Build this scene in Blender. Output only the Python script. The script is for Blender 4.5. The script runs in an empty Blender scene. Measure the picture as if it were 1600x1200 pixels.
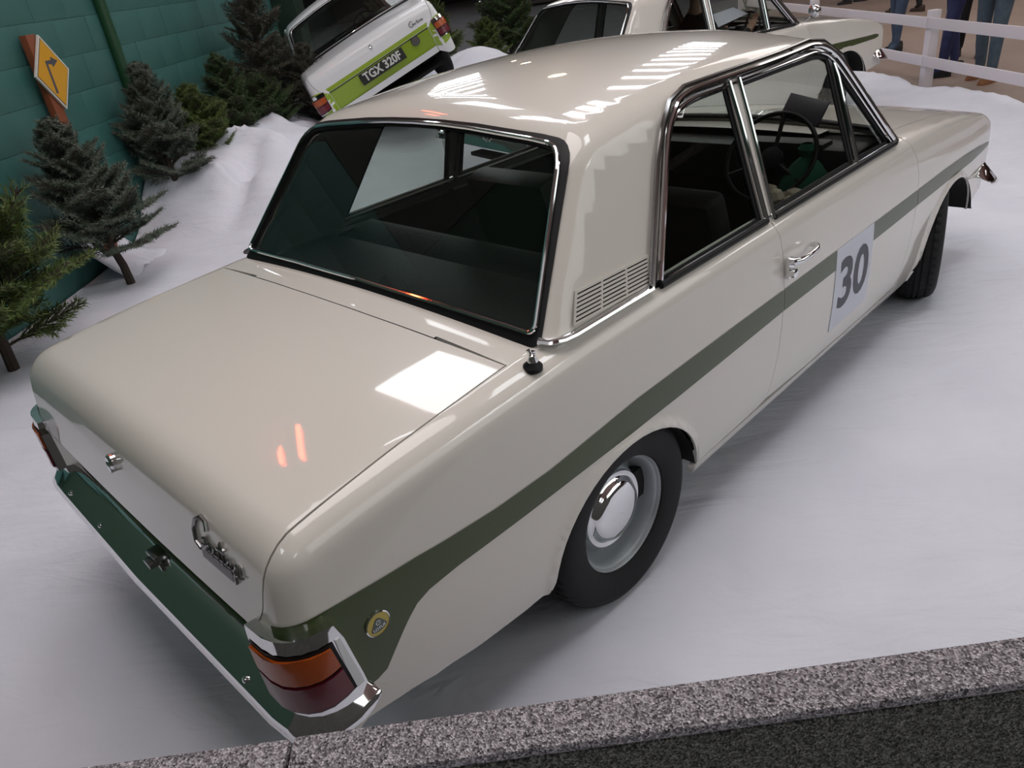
import bpy, bmesh, math, random
import numpy as np
from mathutils import Vector, Matrix
from mathutils.geometry import delaunay_2d_cdt
PI = math.pi
scene = bpy.context.scene
COL = scene.collection
random.seed(7); rng = np.random.default_rng(7)

# ---------------------------------------------------------------- camera
cam_d = bpy.data.cameras.new('camera'); cam = bpy.data.objects.new('camera', cam_d); COL.objects.link(cam)
R_ = [[0.692223231, -0.710263418, -0.127878361], [-0.427209159, -0.260472822, -0.865821138], [0.581652244, 0.653972313, -0.483736376]]
C_ = [-0.245054, -1.856776, 1.699391]
cam_d.sensor_width = 36; cam_d.lens = 36*1190.3998/1600
cam_d.clip_start = .05; cam_d.clip_end = 200
cam.matrix_world = Matrix(((R_[0][0], -R_[1][0], -R_[2][0], C_[0]), (R_[0][1], -R_[1][1], -R_[2][1], C_[1]),
                           (R_[0][2], -R_[1][2], -R_[2][2], C_[2]), (0, 0, 0, 1)))
scene.camera = cam
# ---------------------------------------------------------------- light and exposure
scene.view_settings.view_transform = 'Standard'; scene.view_settings.look = 'None'
scene.view_settings.gamma = 1; scene.view_settings.use_curve_mapping = False
scene.view_settings.exposure = EXPO = 0.0
world = bpy.data.worlds.new('world'); scene.world = world; world.use_nodes = True
world.node_tree.nodes['Background'].inputs[0].default_value = (.62, .66, .72, 1)
world.node_tree.nodes['Background'].inputs[1].default_value = .30
def area(name, loc, size, power, color, target=None, spread=PI):
    l = bpy.data.lights.new(name, 'AREA'); l.shape = 'RECTANGLE'; l.size, l.size_y = size
    l.energy = power; l.color = color; l.spread = spread
    o = bpy.data.objects.new(name, l); COL.objects.link(o); o.location = loc
    if target: o.rotation_euler = (Vector(target) - Vector(loc)).to_track_quat('-Z', 'Y').to_euler()
    return o
area('side_fill_light', (5.5, -8, 5.0), (10, 4), 175, (.95, 1, .96), (3, 0, .4))  # added fill with no window behind it, brightens the car's side
area('overhead_fill_light', (1.3, 0, 6.2), (3.6, 3.6), 158, (1, .93, .92))  # added overhead fill, kept clear of what the bodywork reflects
area('overhead_fill_light', (-4, -4.5, 6.0), (5, 4), 22, (.95, .97, 1))  # weak added fill from behind the camera
area('far_hall_light', (14, 1, 6.0), (7, 5), 270, (1, .92, .89))

# ---------------------------------------------------------------- helpers
def tag(o, label=None, cat=None, group=None, kind=None):
    if label: o['label'] = label
    if cat: o['category'] = cat
    if group: o['group'] = group
    if kind: o['kind'] = kind
    return o
def empty(name, loc=(0, 0, 0), rz=0):
    o = bpy.data.objects.new(name, None); COL.objects.link(o); o.location = loc; o.rotation_euler = (0, 0, rz)
    o.empty_display_size = .2
    return o
def link(name, me, parent=None):
    o = bpy.data.objects.new(name, me); COL.objects.link(o)
    if parent is not None: o.parent = parent
    return o
def mesh_obj(name, verts, faces, mat, parent=None, smooth=False, angle=None):
    me = bpy.data.meshes.new(name); me.from_pydata([tuple(map(float, v)) for v in verts], [], [tuple(map(int, f)) for f in faces])
    if not isinstance(mat, (list, tuple)): mat = [mat]
    for m in mat: me.materials.append(m)
    if smooth:
        me.polygons.foreach_set('use_smooth', [True]*len(me.polygons))
        if angle: me.set_sharp_from_angle(angle=angle)
    me.update()
    return link(name, me, parent)
class MB:
    """collects pieces of one part"""
    def __init__(s): s.v = []; s.f = []; s.m = []
    def add(s, v, f, mi=0):
        b = len(s.v); s.v += [tuple(p) for p in v]; s.f += [tuple(i + b for i in q) for q in f]; s.m += [mi]*len(f); return s
    def box(s, c, d, rot=None, mi=0, taper=1.0):
        M = rot if rot is not None else Matrix.Identity(3)
        v = []
        for z in (-.5, .5):
            k = taper if z > 0 else 1
            for x, y in ((-.5, -.5), (.5, -.5), (.5, .5), (-.5, .5)):
                v.append(tuple(Vector(c) + M @ Vector((x*d[0]*k, y*d[1]*k, z*d[2]))))
        return s.add(v, [(3, 2, 1, 0), (4, 5, 6, 7), (0, 1, 5, 4), (1, 2, 6, 5), (2, 3, 7, 6), (3, 0, 4, 7)], mi)
    def tube(s, pts, r, n=8, closed=False, caps=True, mi=0, flat=1.0):
        pts = [Vector(p) for p in pts]; m = len(pts); rr = r if hasattr(r, '__len__') else [r]*m
        v = []; up = None
        for i, p in enumerate(pts):
            a = pts[(i - 1) % m] if (closed or i) else p; b = pts[(i + 1) % m] if (closed or i < m - 1) else p
            t = (b - a).normalized()
            if up is None:
                up = Vector((0, 0, 1)) if abs(t.z) < .9 else Vector((1, 0, 0))
            e1 = (up - t*up.dot(t)).normalized(); up = e1; e2 = t.cross(e1)
            for k in range(n):
                q = 2*PI*k/n; v.append(tuple(p + (e1*math.cos(q)*flat + e2*math.sin(q))*rr[i]))
        f = []
        for i in range(m if closed else m - 1):
            j = (i + 1) % m
            for k in range(n): f.append((i*n + k, i*n + (k + 1) % n, j*n + (k + 1) % n, j*n + k))
        if caps and not closed:
            f.append(tuple(range(n))[::-1]); f.append(tuple((m - 1)*n + k for k in range(n)))
        return s.add(v, f, mi)
    def lathe(s, prof, n=48, M=None, mi=0, cap=False):
        """profile (r, h) turned round local z"""
        M = M or Matrix.Identity(4); v = []; f = []
        for r, h in prof:
            for k in range(n):
                a = 2*PI*k/n; v.append(tuple(M @ Vector((r*math.cos(a), r*math.sin(a), h))))
        for i in range(len(prof) - 1):
            for k in range(n): f.append((i*n + k, i*n + (k + 1) % n, (i + 1)*n + (k + 1) % n, (i + 1)*n + k))
        if cap:
            f.append(tuple(range(n))[::-1]); f.append(tuple((len(prof) - 1)*n + k for k in range(n)))
        return s.add(v, f, mi)
    def build(s, name, mat, parent=None, smooth=True, angle=math.radians(38), bevel=0):
        if not isinstance(mat, (list, tuple)): mat = [mat]
        me = bpy.data.meshes.new(name); me.from_pydata(s.v, [], s.f)
        for m in mat: me.materials.append(m)
        me.polygons.foreach_set('material_index', s.m)
        bm = bmesh.new(); bm.from_mesh(me); bmesh.ops.recalc_face_normals(bm, faces=bm.faces)
        if bevel:
            bmesh.ops.bevel(bm, geom=[e for e in bm.edges if len(e.link_faces) == 2 and e.calc_face_angle(0) > .6], offset=bevel, segments=2, affect='EDGES', profile=.6)
        bm.to_mesh(me); bm.free()
        if smooth:
            me.polygons.foreach_set('use_smooth', [True]*len(me.polygons)); me.set_sharp_from_angle(angle=angle)
        me.update(); return link(name, me, parent)
def axis_to(d, origin=(0, 0, 0)):
    """matrix taking local z to direction d"""
    return Matrix.Translation(Vector(origin)) @ Vector(d).to_track_quat('Z', 'Y').to_matrix().to_4x4()

# ---------------------------------------------------------------- materials
MATS = {}
def mat(name, col, rough=.5, metal=0, coat=0, spec=.5, **k):
    if name in MATS: return MATS[name]
    m = bpy.data.materials.new(name); m.use_nodes = True; nt = m.node_tree; b = nt.nodes['Principled BSDF']
    b.inputs['Base Color'].default_value = (*col, 1); b.inputs['Roughness'].default_value = rough
    b.inputs['Metallic'].default_value = metal; b.inputs['Coat Weight'].default_value = coat
    b.inputs['Coat Roughness'].default_value = .03; b.inputs['Specular IOR Level'].default_value = spec
    if 'emit' in k:
        b.inputs['Emission Color'].default_value = (*k['emit'], 1); b.inputs['Emission Strength'].default_value = k.get('power', 1)
    if 'noise' in k:      # (scale, second colour, contrast low, high)
        sc, c2, lo, hi = k['noise']
        tc = nt.nodes.new('ShaderNodeTexCoord'); n = nt.nodes.new('ShaderNodeTexNoise'); n.inputs['Scale'].default_value = sc
        n.inputs['Detail'].default_value = 6; r = nt.nodes.new('ShaderNodeValToRGB')
        r.color_ramp.elements[0].position = lo; r.color_ramp.elements[1].position = hi
        r.color_ramp.elements[0].color = (*col, 1); r.color_ramp.elements[1].color = (*c2, 1)
        nt.links.new(tc.outputs['Object'], n.inputs['Vector']); nt.links.new(n.outputs['Fac'], r.inputs['Fac'])
        nt.links.new(r.outputs['Color'], b.inputs['Base Color'])
    if 'bump' in k:       # (scale, strength)
        tc = nt.nodes.new('ShaderNodeTexCoord'); n = nt.nodes.new('ShaderNodeTexNoise'); n.inputs['Scale'].default_value = k['bump'][0]
        n.inputs['Detail'].default_value = 8; bu = nt.nodes.new('ShaderNodeBump'); bu.inputs['Strength'].default_value = k['bump'][1]
        bu.inputs['Distance'].default_value = k.get('bdist', .01)
        nt.links.new(tc.outputs['Object'], n.inputs['Vector']); nt.links.new(n.outputs['Fac'], bu.inputs['Height'])
        nt.links.new(bu.outputs['Normal'], b.inputs['Normal'])
    MATS[name] = m; return m
def glass(name, tint, refl=1.0):
    m = bpy.data.materials.new(name); m.use_nodes = True; nt = m.node_tree; nt.nodes.clear()
    out = nt.nodes.new('ShaderNodeOutputMaterial'); mix = nt.nodes.new('ShaderNodeMixShader')
    tr = nt.nodes.new('ShaderNodeBsdfTransparent'); tr.inputs[0].default_value = (*tint, 1)
    gl = nt.nodes.new('ShaderNodeBsdfGlossy'); gl.inputs['Roughness'].default_value = .01; gl.inputs[0].default_value = (refl, refl, refl, 1)
    fr = nt.nodes.new('ShaderNodeFresnel'); geo = nt.nodes.new('ShaderNodeNewGeometry'); mr = nt.nodes.new('ShaderNodeMapRange'); mr.inputs[3].default_value = 1.52; mr.inputs[4].default_value = 1/1.52
    nt.links.new(geo.outputs['Backfacing'], mr.inputs[0]); nt.links.new(mr.outputs[0], fr.inputs['IOR'])      # a thin pane mirrors alike from both sides
    nt.links.new(fr.outputs[0], mix.inputs[0]); nt.links.new(tr.outputs[0], mix.inputs[1]); nt.links.new(gl.outputs[0], mix.inputs[2])
    nt.links.new(mix.outputs[0], out.inputs[0]); MATS[name] = m; return m
CREAM = mat('cream_paint', (.70, .665, .61), .30, coat=1.0, spec=.15)
WHITE = mat('white_paint', (.78, .80, .82), .35, coat=.6)
BLACKP = mat('black_paint', (.012, .012, .014), .2, coat=1)
OLIVE = mat('olive_green_paint', (.040, .062, .012), .38, coat=.55, spec=.3)
LIME = mat('lime_green_paint', (.27, .40, .02), .35, coat=.5)
CHROME = mat('chrome', (.82, .83, .84), .06, 1)
DCHROME = mat('dull_chrome', (.32, .32, .32), .22, 1)
PILLARM = mat('grey_brown_pillar_metal', (.17, .16, .15), .3, 1)
RUBBER = mat('black_rubber', (.010, .010, .011), .5, spec=.25)
TYRE = mat('tyre_rubber', (.013, .013, .014), .7, spec=.3, bump=(60, .1))
STEEL = mat('grey_painted_steel', (.36, .39, .41), .38, .25)
DARK = mat('dark_underbody', (.008, .008, .008), .9)
TRIM = mat('black_vinyl', (.014, .014, .015), .5, bump=(120, .15))
HEAD = mat('grey_headlining', (.16, .165, .15), .9)
AMBER = mat('amber_lens', (.40, .075, .01), .25, coat=.25)
RED = mat('dark_red_lens', (.13, .008, .02), .25, coat=.25)
CARD = mat('white_card', (.66, .68, .76), .55)
INK = mat('dark_grey_ink', (.07, .07, .09), .5)
BADGE_Y = mat('yellow_enamel', (.50, .38, .03), .3, coat=.8)
BADGE_G = mat('dark_green_enamel', (.02, .045, .03), .3, coat=.8)
GLASS = glass('tinted_glass', (.66, .72, .69))
CLEAR = glass('clear_glass', (.86, .89, .87))

# ---------------------------------------------------------------- body shape of the saloon (metres; x from tail to nose, y left, z up)
def cat(x, xs, ys):
    """smooth monotone-ish interpolation through points (cubic Hermite)"""
    xs = np.asarray(xs, float); ys = np.asarray(ys, float)
    m = np.gradient(ys, xs)
    i = np.clip(np.searchsorted(xs, x) - 1, 0, len(xs) - 2)
    h = xs[i + 1] - xs[i]; t = np.clip((x - xs[i]) / h, 0, 1)
    return ((2*t**3 - 3*t**2 + 1)*ys[i] + (t**3 - 2*t**2 + t)*h*m[i]
            + (-2*t**3 + 3*t**2)*ys[i + 1] + (t**3 - t**2)*h*m[i + 1])

ARCH = ((1.075, .270, .325, .283), (3.545, .270, .325, .305))      # wheel openings: centre x, z, half width, height
def arch_d(x, z):
    d = np.full(np.shape(x), 9.0)
    for cx, cz, a, b in ARCH:
        q = np.sqrt(((x - cx)/a)**2 + ((np.maximum(z, cz) - cz)/b)**2)
        d = np.minimum(d, (q - 1)*(a + b)/2)
    return d
def half_width(x, z):
    w = cat(x, [-.1, .05, .4, .9, 1.5, 2.3, 3.0, 3.5, 3.9, 4.15, 4.3],
               [.770, .778, .792, .800, .802, .800, .794, .782, .764, .742, .72])
    s = cat(z, [.1, .2, .3, .42, .56, .68, .78, .86, .93, 1.05],
               [-.085, -.048, -.017, -.004, 0, -.003, -.012, -.024, -.040, -.075])
    d = arch_d(x, z)
    lip = .012*np.exp(-(np.maximum(d - .002, 0)/.015)**2) * np.clip((z - .10)/.15, 0, 1)
    return w + s + lip
def deck(x, y):
    zc = cat(x, [-.1, .05, .2, .4, .6, .8, .95, 1.4, 2.0, 2.9, 3.1, 3.4, 3.8, 4.05, 4.2, 4.35],
                [.835, .852, .876, .897, .910, .920, .926, .935, .935, .928, .915, .888, .836, .776, .705, .61])
    return zc - .028*(y/.75)**2
def p_norm(ds, r):
    m = ds[0]; s = 0
    for d in ds: m = np.maximum(m, d)
    for d in ds: s = s + np.maximum(d + r, 0)**2
    return np.minimum(m + r, 0) + np.sqrt(s) - r
def F_body(p):
    x, y, z = p[..., 0], p[..., 1], p[..., 2]
    a = np.abs(y) - half_width(x, z)
    b = z - deck(x, y)
    c = (.064 + .010*(y/.78)**2 + .13*np.maximum(z - .62, 0) + .30*np.maximum(.62 - z, 0)*np.clip((.66 - np.abs(y))/.06, 0, 1) + .10*np.maximum(z - .74, 0) - x)*.97
    d = x - (4.225 - .05*(y/.75)**2 - .15*np.maximum(z - .62, 0) - .06*np.maximum(.5 - z, 0))
    e = .17 - z
    r = cat(x, [0, .5, 1.0, 2.0, 2.9, 3.2, 4.3], [.062, .062, .062, .060, .050, .030, .024])
    return p_norm([a, b, c, d, e], r)
def F_cab(p):
    x, y, z = p[..., 0], p[..., 1], p[..., 2]
    a = (np.abs(y) - (.742 - .315*(z - .905) - .03*np.clip((x - 2.4)/.5, 0, 1)*(1.3 - z)*.0))*.954
    zr = cat(x, [.9, 1.15, 1.3, 1.6, 1.9, 2.2, 2.45, 2.65, 2.95], [1.30, 1.355, 1.375, 1.400, 1.408, 1.402, 1.382, 1.358, 1.30])
    b = z - (zr - .062*(y/.6)**2)
    c = ((.868 + (z - .925)*.80 + .02*(y/.65)**2) - x)*.781
    d = (x - (3.035 - (z - .915)*.95 - .075*(y/.65)**2))*.725
    return p_norm([a, b, c, d], .055)
def normal(F, p):
    h = 1e-4; g = np.zeros_like(p)
    for k in range(3):
        e = np.zeros(3); e[k] = h
        g[..., k] = F(p + e) - F(p - e)
    return g/np.linalg.norm(g, axis=-1, keepdims=True)
def march(F, o, d, tmax=1.6):
    """first crossing outwards along rays o + t d (F < 0 inside)"""
    lo = np.zeros(len(o)); hi = np.full(len(o), tmax)
    for _ in range(34):
        m = (lo + hi)/2; v = F(o + m[:, None]*d) > 0
        hi = np.where(v, m, hi); lo = np.where(v, lo, m)
    return o + ((lo + hi)/2)[:, None]*d

# charts: a rounded wrap round an inner rectangle (x0..x1, +-yb) at height z0.
# u runs from the rear centre line round the corner and forward along the side; phi is the elevation
class Wrap:
    def __init__(s, F, x0, x1, yb, z0): s.F, s.x0, s.x1, s.yb, s.z0 = F, x0, x1, yb, z0; s.k = .45
    def skel(s, u):
        u = np.asarray(u, float); q = s.k*math.pi/2
        l1 = s.yb; l2 = l1 + q; l3 = l2 + (s.x1 - s.x0); l4 = l3 + q
        a = np.clip((u - l1)/s.k, 0, math.pi/2) + np.clip((u - l3)/s.k, 0, math.pi/2)
        ox = np.where(u < l2, s.x0, np.where(u < l3, s.x0 + u - l2, s.x1))
        oy = np.where(u < l1, u, np.where(u < l4, s.yb, s.yb - (u - l4)))
        return ox, oy, -np.cos(a), np.sin(a)
    def pos(s, uv, sgn=-1):
        ox, oy, dx, dy = s.skel(uv[:, 0]); ph = uv[:, 1]
        o = np.stack([ox, sgn*oy, np.full(len(ox), s.z0)], 1)
        d = np.stack([dx*np.cos(ph), sgn*dy*np.cos(ph), np.sin(ph)], 1)
        return march(s.F, o, d)
    def inv(s, P):
        out = []
        q = s.k*math.pi/2
        for x, y, z in P:
            y = abs(y); h = z - s.z0
            if s.x0 <= x <= s.x1 and y >= s.yb: out.append((s.yb + q + x - s.x0, math.atan2(h, y - s.yb)))
            elif x < s.x0 and y > s.yb:
                a = math.atan2(y - s.yb, s.x0 - x); out.append((s.yb + s.k*a, math.atan2(h, math.hypot(y - s.yb, s.x0 - x))))
            elif x < s.x0: out.append((y, math.atan2(h, s.x0 - x)))
            elif x > s.x1 and y > s.yb:
                a = math.atan2(x - s.x1, y - s.yb); out.append((s.yb + q + s.x1 - s.x0 + s.k*a, math.atan2(h, math.hypot(y - s.yb, x - s.x1))))
            elif x > s.x1: out.append((2*s.yb - y + 2*q + s.x1 - s.x0, math.atan2(h, x - s.x1)))
            else: out.append((s.yb + q + x - s.x0, math.pi/2))
        return out
class Fan:
    """lid/bonnet chart: (y, v); v>=0 rays go straight up, v<0 they fan over the end of the car"""
    def __init__(s, F, x0, z0, end=-1): s.F, s.x0, s.z0, s.end = F, x0, z0, end; s.k = .3
    def pos(s, uv, sgn=1):
        y, v = uv[:, 0], uv[:, 1]; a = np.clip(-v/s.k, 0, 2.2)
        o = np.stack([s.x0 - s.end*np.maximum(v, 0), y, np.full(len(y), s.z0)], 1)
        d = np.stack([s.end*np.sin(a), 0*y, np.cos(a)], 1)
        return march(s.F, o, d)
    def inv(s, P):
        out = []
        for x, y, z in P:
            t = (s.x0 - x)/s.end*1.0
            if (x - s.x0)*s.end <= 0: out.append((y, abs(x - s.x0)))
            else: out.append((y, -s.k*math.atan2(abs(x - s.x0), z - s.z0)))
        return out
SIDE = Wrap(F_body, .45, 3.75, .45, .62)
CAB = Wrap(F_cab, 1.55, 2.25, .28, .95)
LID = Fan(F_body, .45, .62, -1)
BON = Fan(F_body, 3.75, .62, 1)
def side_y(x, z):
    """|y| of the body side at x, z"""
    x = np.atleast_1d(np.asarray(x, float)); z = np.atleast_1d(np.asarray(z, float))
    o = np.stack([x, 0*x, z], 1); d = np.zeros_like(o); d[:, 1] = 1
    return march(F_body, o, d)[:, 1]
def cab_y(x, z):
    x = np.atleast_1d(np.asarray(x, float)); z = np.atleast_1d(np.asarray(z, float))
    o = np.stack([x, 0*x, z], 1); d = np.zeros_like(o); d[:, 1] = 1
    return march(F_cab, o, d)[:, 1]
def on_side(P2): return [(x, float(side_y(x, z)[0]), z) for x, z in P2]
def on_cab(P2): return [(x, float(cab_y(x, z)[0]), z) for x, z in P2]

# ---------------------------------------------------------------- panels cut from the body shape
def in_poly(pts, poly):
    x, y = pts[:, 0], pts[:, 1]; c = np.zeros(len(pts), bool); q = np.asarray(poly); j = len(q) - 1
    for i in range(len(q)):
        xi, yi = q[i]; xj, yj = q[j]
        if yi != yj:
            c ^= ((yi > y) != (yj > y)) & (x < (xj - xi)*(y - yi)/(yj - yi) + xi)
        j = i
    return c
def densify(poly, sx, sy, step, closed=True):
    out = []; n = len(poly)
    for i in range(n if closed else n - 1):
        a = poly[i]; b = poly[(i + 1) % n]; L = math.hypot((b[0] - a[0])/sx, (b[1] - a[1])/sy)
        k = max(1, int(math.ceil(L/step)))
        out += [(a[0] + (b[0] - a[0])*t/k, a[1] + (b[1] - a[1])*t/k) for t in range(k)]
    if not closed: out.append(tuple(poly[-1]))
    return out
def fillet(poly, rad, n=5):
    """round the corners of a 2-D outline; rad is a number or one number per corner"""
    N = len(poly); rad = rad if hasattr(rad, '__len__') else [rad]*N; out = []
    for i in range(N):
        p = Vector(poly[i]); a = Vector(poly[i - 1]) - p; b = Vector(poly[(i + 1) % N]) - p
        r = min(rad[i], a.length*.48, b.length*.48)
        if r < 1e-5: out.append(tuple(p)); continue
        p0 = p + a.normalized()*r; p2 = p + b.normalized()*r
        for k in range(n + 1):
            t = k/n; out.append(tuple(p0*(1 - t)**2 + p*2*t*(1 - t) + p2*t*t))
    return out
def grow(poly, d, sx=1, sy=1):
    """offset a closed outline outwards by d (metric scale sx, sy per unit)"""
    q = [Vector((p[0]*sx, p[1]*sy)) for p in poly]; n = len(q); A = sum(q[i - 1].cross(q[i]) for i in range(n)); sg = 1 if A > 0 else -1
    out = []
    for i in range(n):
        a = (q[i] - q[i - 1]); b = (q[(i + 1) % n] - q[i])
        if a.length < 1e-7: a = b
        if b.length < 1e-7: b = a
        a.normalize(); b.normalize(); t = (a + b)
        if t.length < 1e-6: t = a
        t.normalize(); nn = Vector((t.y, -t.x))*sg; k = 1/max(.5, nn.dot(Vector((a.y, -a.x))*sg))
        p = q[i] + nn*d*k; out.append((p.x/sx, p.y/sy))
    return out
def panel(name, chart, poly, mt, parent, cell=(.03, .08), holes=(), off=0.0, sgn=-1, rim=.008, F=None):
    F = F or chart.F; sx, sy = cell
    loops = [densify(poly, sx, sy, 1.0)] + [densify(h, sx, sy, 1.0) for h in holes]
    P = np.asarray(loops[0]); lo, hi = P.min(0), P.max(0)
    gx = np.arange(lo[0] + sx*.5, hi[0], sx); gy = np.arange(lo[1] + sy*.5, hi[1], sy)
    G = np.stack(np.meshgrid(gx, gy), -1).reshape(-1, 2)
    if len(G):
        k = in_poly(G, loops[0])
        for h in loops[1:]: k &= ~in_poly(G, h)
        G = G[k]
        B = np.concatenate([np.asarray(l) for l in loops]); s = np.array([sx, sy])
        keep = np.ones(len(G), bool)
        for i in range(0, len(G), 400):
            d = (((G[i:i+400, None, :] - B[None])/s)**2).sum(-1).min(1); keep[i:i+400] = d > .2
        G = G[keep]
    pts = []; edges = []
    for l in loops:
        b = len(pts); pts += [Vector((p[0]/sx, p[1]/sy)) for p in l]; edges += [(b + i, b + (i + 1) % len(l)) for i in range(len(l))]
    nb = len(pts); pts += [Vector((p[0]/sx, p[1]/sy)) for p in G]
    V, E, T, _, _, _ = delaunay_2d_cdt(pts, edges, [], 0, 1e-7)
    V = np.array([(v[0]*sx, v[1]*sy) for v in V]); T = np.array([t for t in T])
    cen = V[T].mean(1); k = in_poly(cen, loops[0])
    for h in loops[1:]: k &= ~in_poly(cen, h)
    T = T[k]
    X = chart.pos(V, sgn); N = normal(F, X); X = X + N*off
    fn = np.cross(X[T[:, 1]] - X[T[:, 0]], X[T[:, 2]] - X[T[:, 0]]); fl = (fn*N[T].mean(1)).sum(1) < 0
    T[fl] = T[fl][:, ::-1]
    verts = [X]; faces = T.tolist(); LN = [N[t] for t in T]
    # returned edge: boundary edges pushed inwards
    if rim:
        from collections import Counter
        ec = Counter()
        for t in faces:
            for a, b in ((t[0], t[1]), (t[1], t[2]), (t[2], t[0])): ec[(a, b)] += 1
        bd = [e for e in ec if (e[1], e[0]) not in ec]
        base = len(X); X2 = X - N*rim; verts.append(X); verts.append(X2); n0 = len(X)
        for a, b in bd:
            q = [b + n0, a + n0, a + 2*n0, b + 2*n0]; faces.append(q)
            A, Bv, Cc = X[b], X[a], X2[a]; m = np.cross(Bv - A, Cc - A); L = np.linalg.norm(m)
            m = m/L if L > 1e-12 else N[a]; LN.append(np.array([m]*4))
    X = np.concatenate(verts)
    used = np.unique([i for q in faces for i in q]); mp = -np.ones(len(X), int); mp[used] = np.arange(len(used))
    faces = [[int(mp[i]) for i in q] for q in faces]; X = X[used]
    me = bpy.data.meshes.new(name); me.from_pydata(X.tolist(), [], faces); me.materials.append(mt)
    me.polygons.foreach_set('use_smooth', [True]*len(me.polygons))
    if len(me.loops) == sum(len(q) for q in faces):
        me.normals_split_custom_set(np.concatenate(LN).tolist())
    return link(name, me, parent)
def join(objs, name=None):
    """merge meshes of one part into the first object (keeps custom normals)"""
    a = objs[0]; V = []; Fc = []; LN = []; MI = []; mats = []
    for o in objs:
        me = o.data; b = len(V); V += [v.co[:] for v in me.vertices]
        ml = []
        for m in me.materials:
            if m not in mats: mats.append(m)
            ml.append(mats.index(m))
        for p in me.polygons:
            Fc.append([b + i for i in p.vertices]); MI.append(ml[p.material_index] if ml else 0)
        LN += [c.vector[:] for c in me.corner_normals]
    me = bpy.data.meshes.new(name or a.name); me.from_pydata(V, [], Fc)
    for m in mats: me.materials.append(m)
    me.polygons.foreach_set('material_index', MI); me.polygons.foreach_set('use_smooth', [True]*len(me.polygons))
    me.normals_split_custom_set(LN)
    a.data = me
    for o in objs[1:]: bpy.data.objects.remove(o)
    return a
class XProj:
    """(y, z) outline thrown onto the cabin from behind (end=-1) or in front (end=1)"""
    def __init__(s, F, x0, end): s.F, s.x0, s.end = F, x0, end
    def pos(s, uv, sgn=1):
        o = np.stack([np.full(len(uv), s.x0), uv[:, 0], uv[:, 1]], 1); d = np.zeros_like(o); d[:, 0] = s.end
        return march(s.F, o, d, 3.0)
class YProj:
    def __init__(s, F): s.F = F
    def pos(s, uv, sgn=-1):
        o = np.stack([uv[:, 0], np.zeros(len(uv)), uv[:, 1]], 1); d = np.zeros_like(o); d[:, 1] = sgn
        return march(s.F, o, d, 2.0)
REARX = XProj(F_cab, 1.7, -1); FRONTX = XProj(F_cab, 2.0, 1); CABY = YProj(F_cab); BODYY = YProj(F_body)
BACKX = XProj(F_body, 1.0, -1)
def ring3(chart, poly, off, sgn, step=.03):
    l = np.asarray(densify(poly, step, step, 1.0)); X = chart.pos(l, sgn); return X + normal(chart.F, X)*off

# ---------------------------------------------------------------- the saloon
def S3(pts): return SIDE.inv(on_side(pts))
def metric_grow(chart_poly, d, k=.38): return grow(chart_poly, d, 1, k)
def arch_pts(i, x_from, x_to, n=16):
    cx, cz, a, b = ARCH[i]; out = []
    for k in range(n + 1):
        t = k/n; x = x_from + (x_to - x_from)*t
        # sample by angle so that the upright ends stay round
        a0 = math.acos(max(-1, min(1, (x_from - cx)/a))); a1 = math.acos(max(-1, min(1, (x_to - cx)/a)))
        q = a0 + (a1 - a0)*t; out.append((cx + a*math.cos(q), cz + b*math.sin(q)))
    return out
GAP = .0022
DOOR_R = [(1.886, .895), (1.897, .872), (1.908, .835), (1.914, .765), (1.912, .68), (1.906, .58), (1.893, .45), (1.872, .36), (1.850, .285)]
DOOR_F = [(2.950, .262), (3.000, .36), (3.030, .45), (3.050, .56), (3.060, .66), (3.058, .73), (3.035, .80), (2.990, .850), (2.960, .885)]
def shift(pts, dx): return [(x + dx, z) for x, z in pts]
def belt(x0, x1, n, y=.712):
    """top edge of the side panels, just inside the foot of the cabin"""
    out = []
    for k in range(n + 1):
        x = x0 + (x1 - x0)*k/n; z = float(deck(np.array([x]), np.array([y]))[0]) - .006
        out.append((x, y, z))
    return out
def body_top(x, y):
    o = np.array([[x, y, .5]]); return tuple(march(F_body, o, np.array([[0., 0, 1]]))[0])
def back_pt(y, z):
    return tuple(march(F_body, np.array([[.6, y, z]]), np.array([[-1., 0, 0]]))[0])
LID_SIDE = [(.625, .622), (.665, .65), (.693, .685), (.712, .735), (.722, .79)]      # (y, z) up the tail
LID_TOP = [(.165, .724), (.24, .722), (.40, .716), (.58, .708), (.777, .698)]         # (x, y) forward along the top
def lid_edge3(dy=0.0):
    ctrl = [back_pt(y, z) for y, z in LID_SIDE] + [body_top(x, y) for x, y in LID_TOP]
    cv = [v for y, v in LID.inv(ctrl)]; cy = [p[1] for p in ctrl]
    vs = np.linspace(cv[0], cv[-1], 46)
    return [tuple(p) for p in LID.pos(np.array([(float(cat(v, cv, cy)) + dy, v) for v in vs]))]
RWH = [(0, .938), (.35, .934), (.60, .926), (.690, .922), (.575, 1.278), (.47, 1.291), (.36, 1.300), (.24, 1.309), (.12, 1.3145), (0, 1.316)]   # rear window, right half (y, z)
WSH = [(0, .945), (.40, .940), (.655, .925), (.545, 1.262), (.30, 1.292), (0, 1.303)]
def mirror_full(h, rads):
    right = [(-y, z) for y, z in h if y > 0]; left = [(y, z) for y, z in reversed(h) if y > 0]
    p = [h[0]] + right + [h[-1]] + left
    r = [0] + rads + [0] + rads[::-1]
    return fillet(p, r)
RW = mirror_full(RWH, [0, 0, .022, .065, .02, .02, .02, .02]); WS = mirror_full(WSH, [0, .05, .06, 0])
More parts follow.
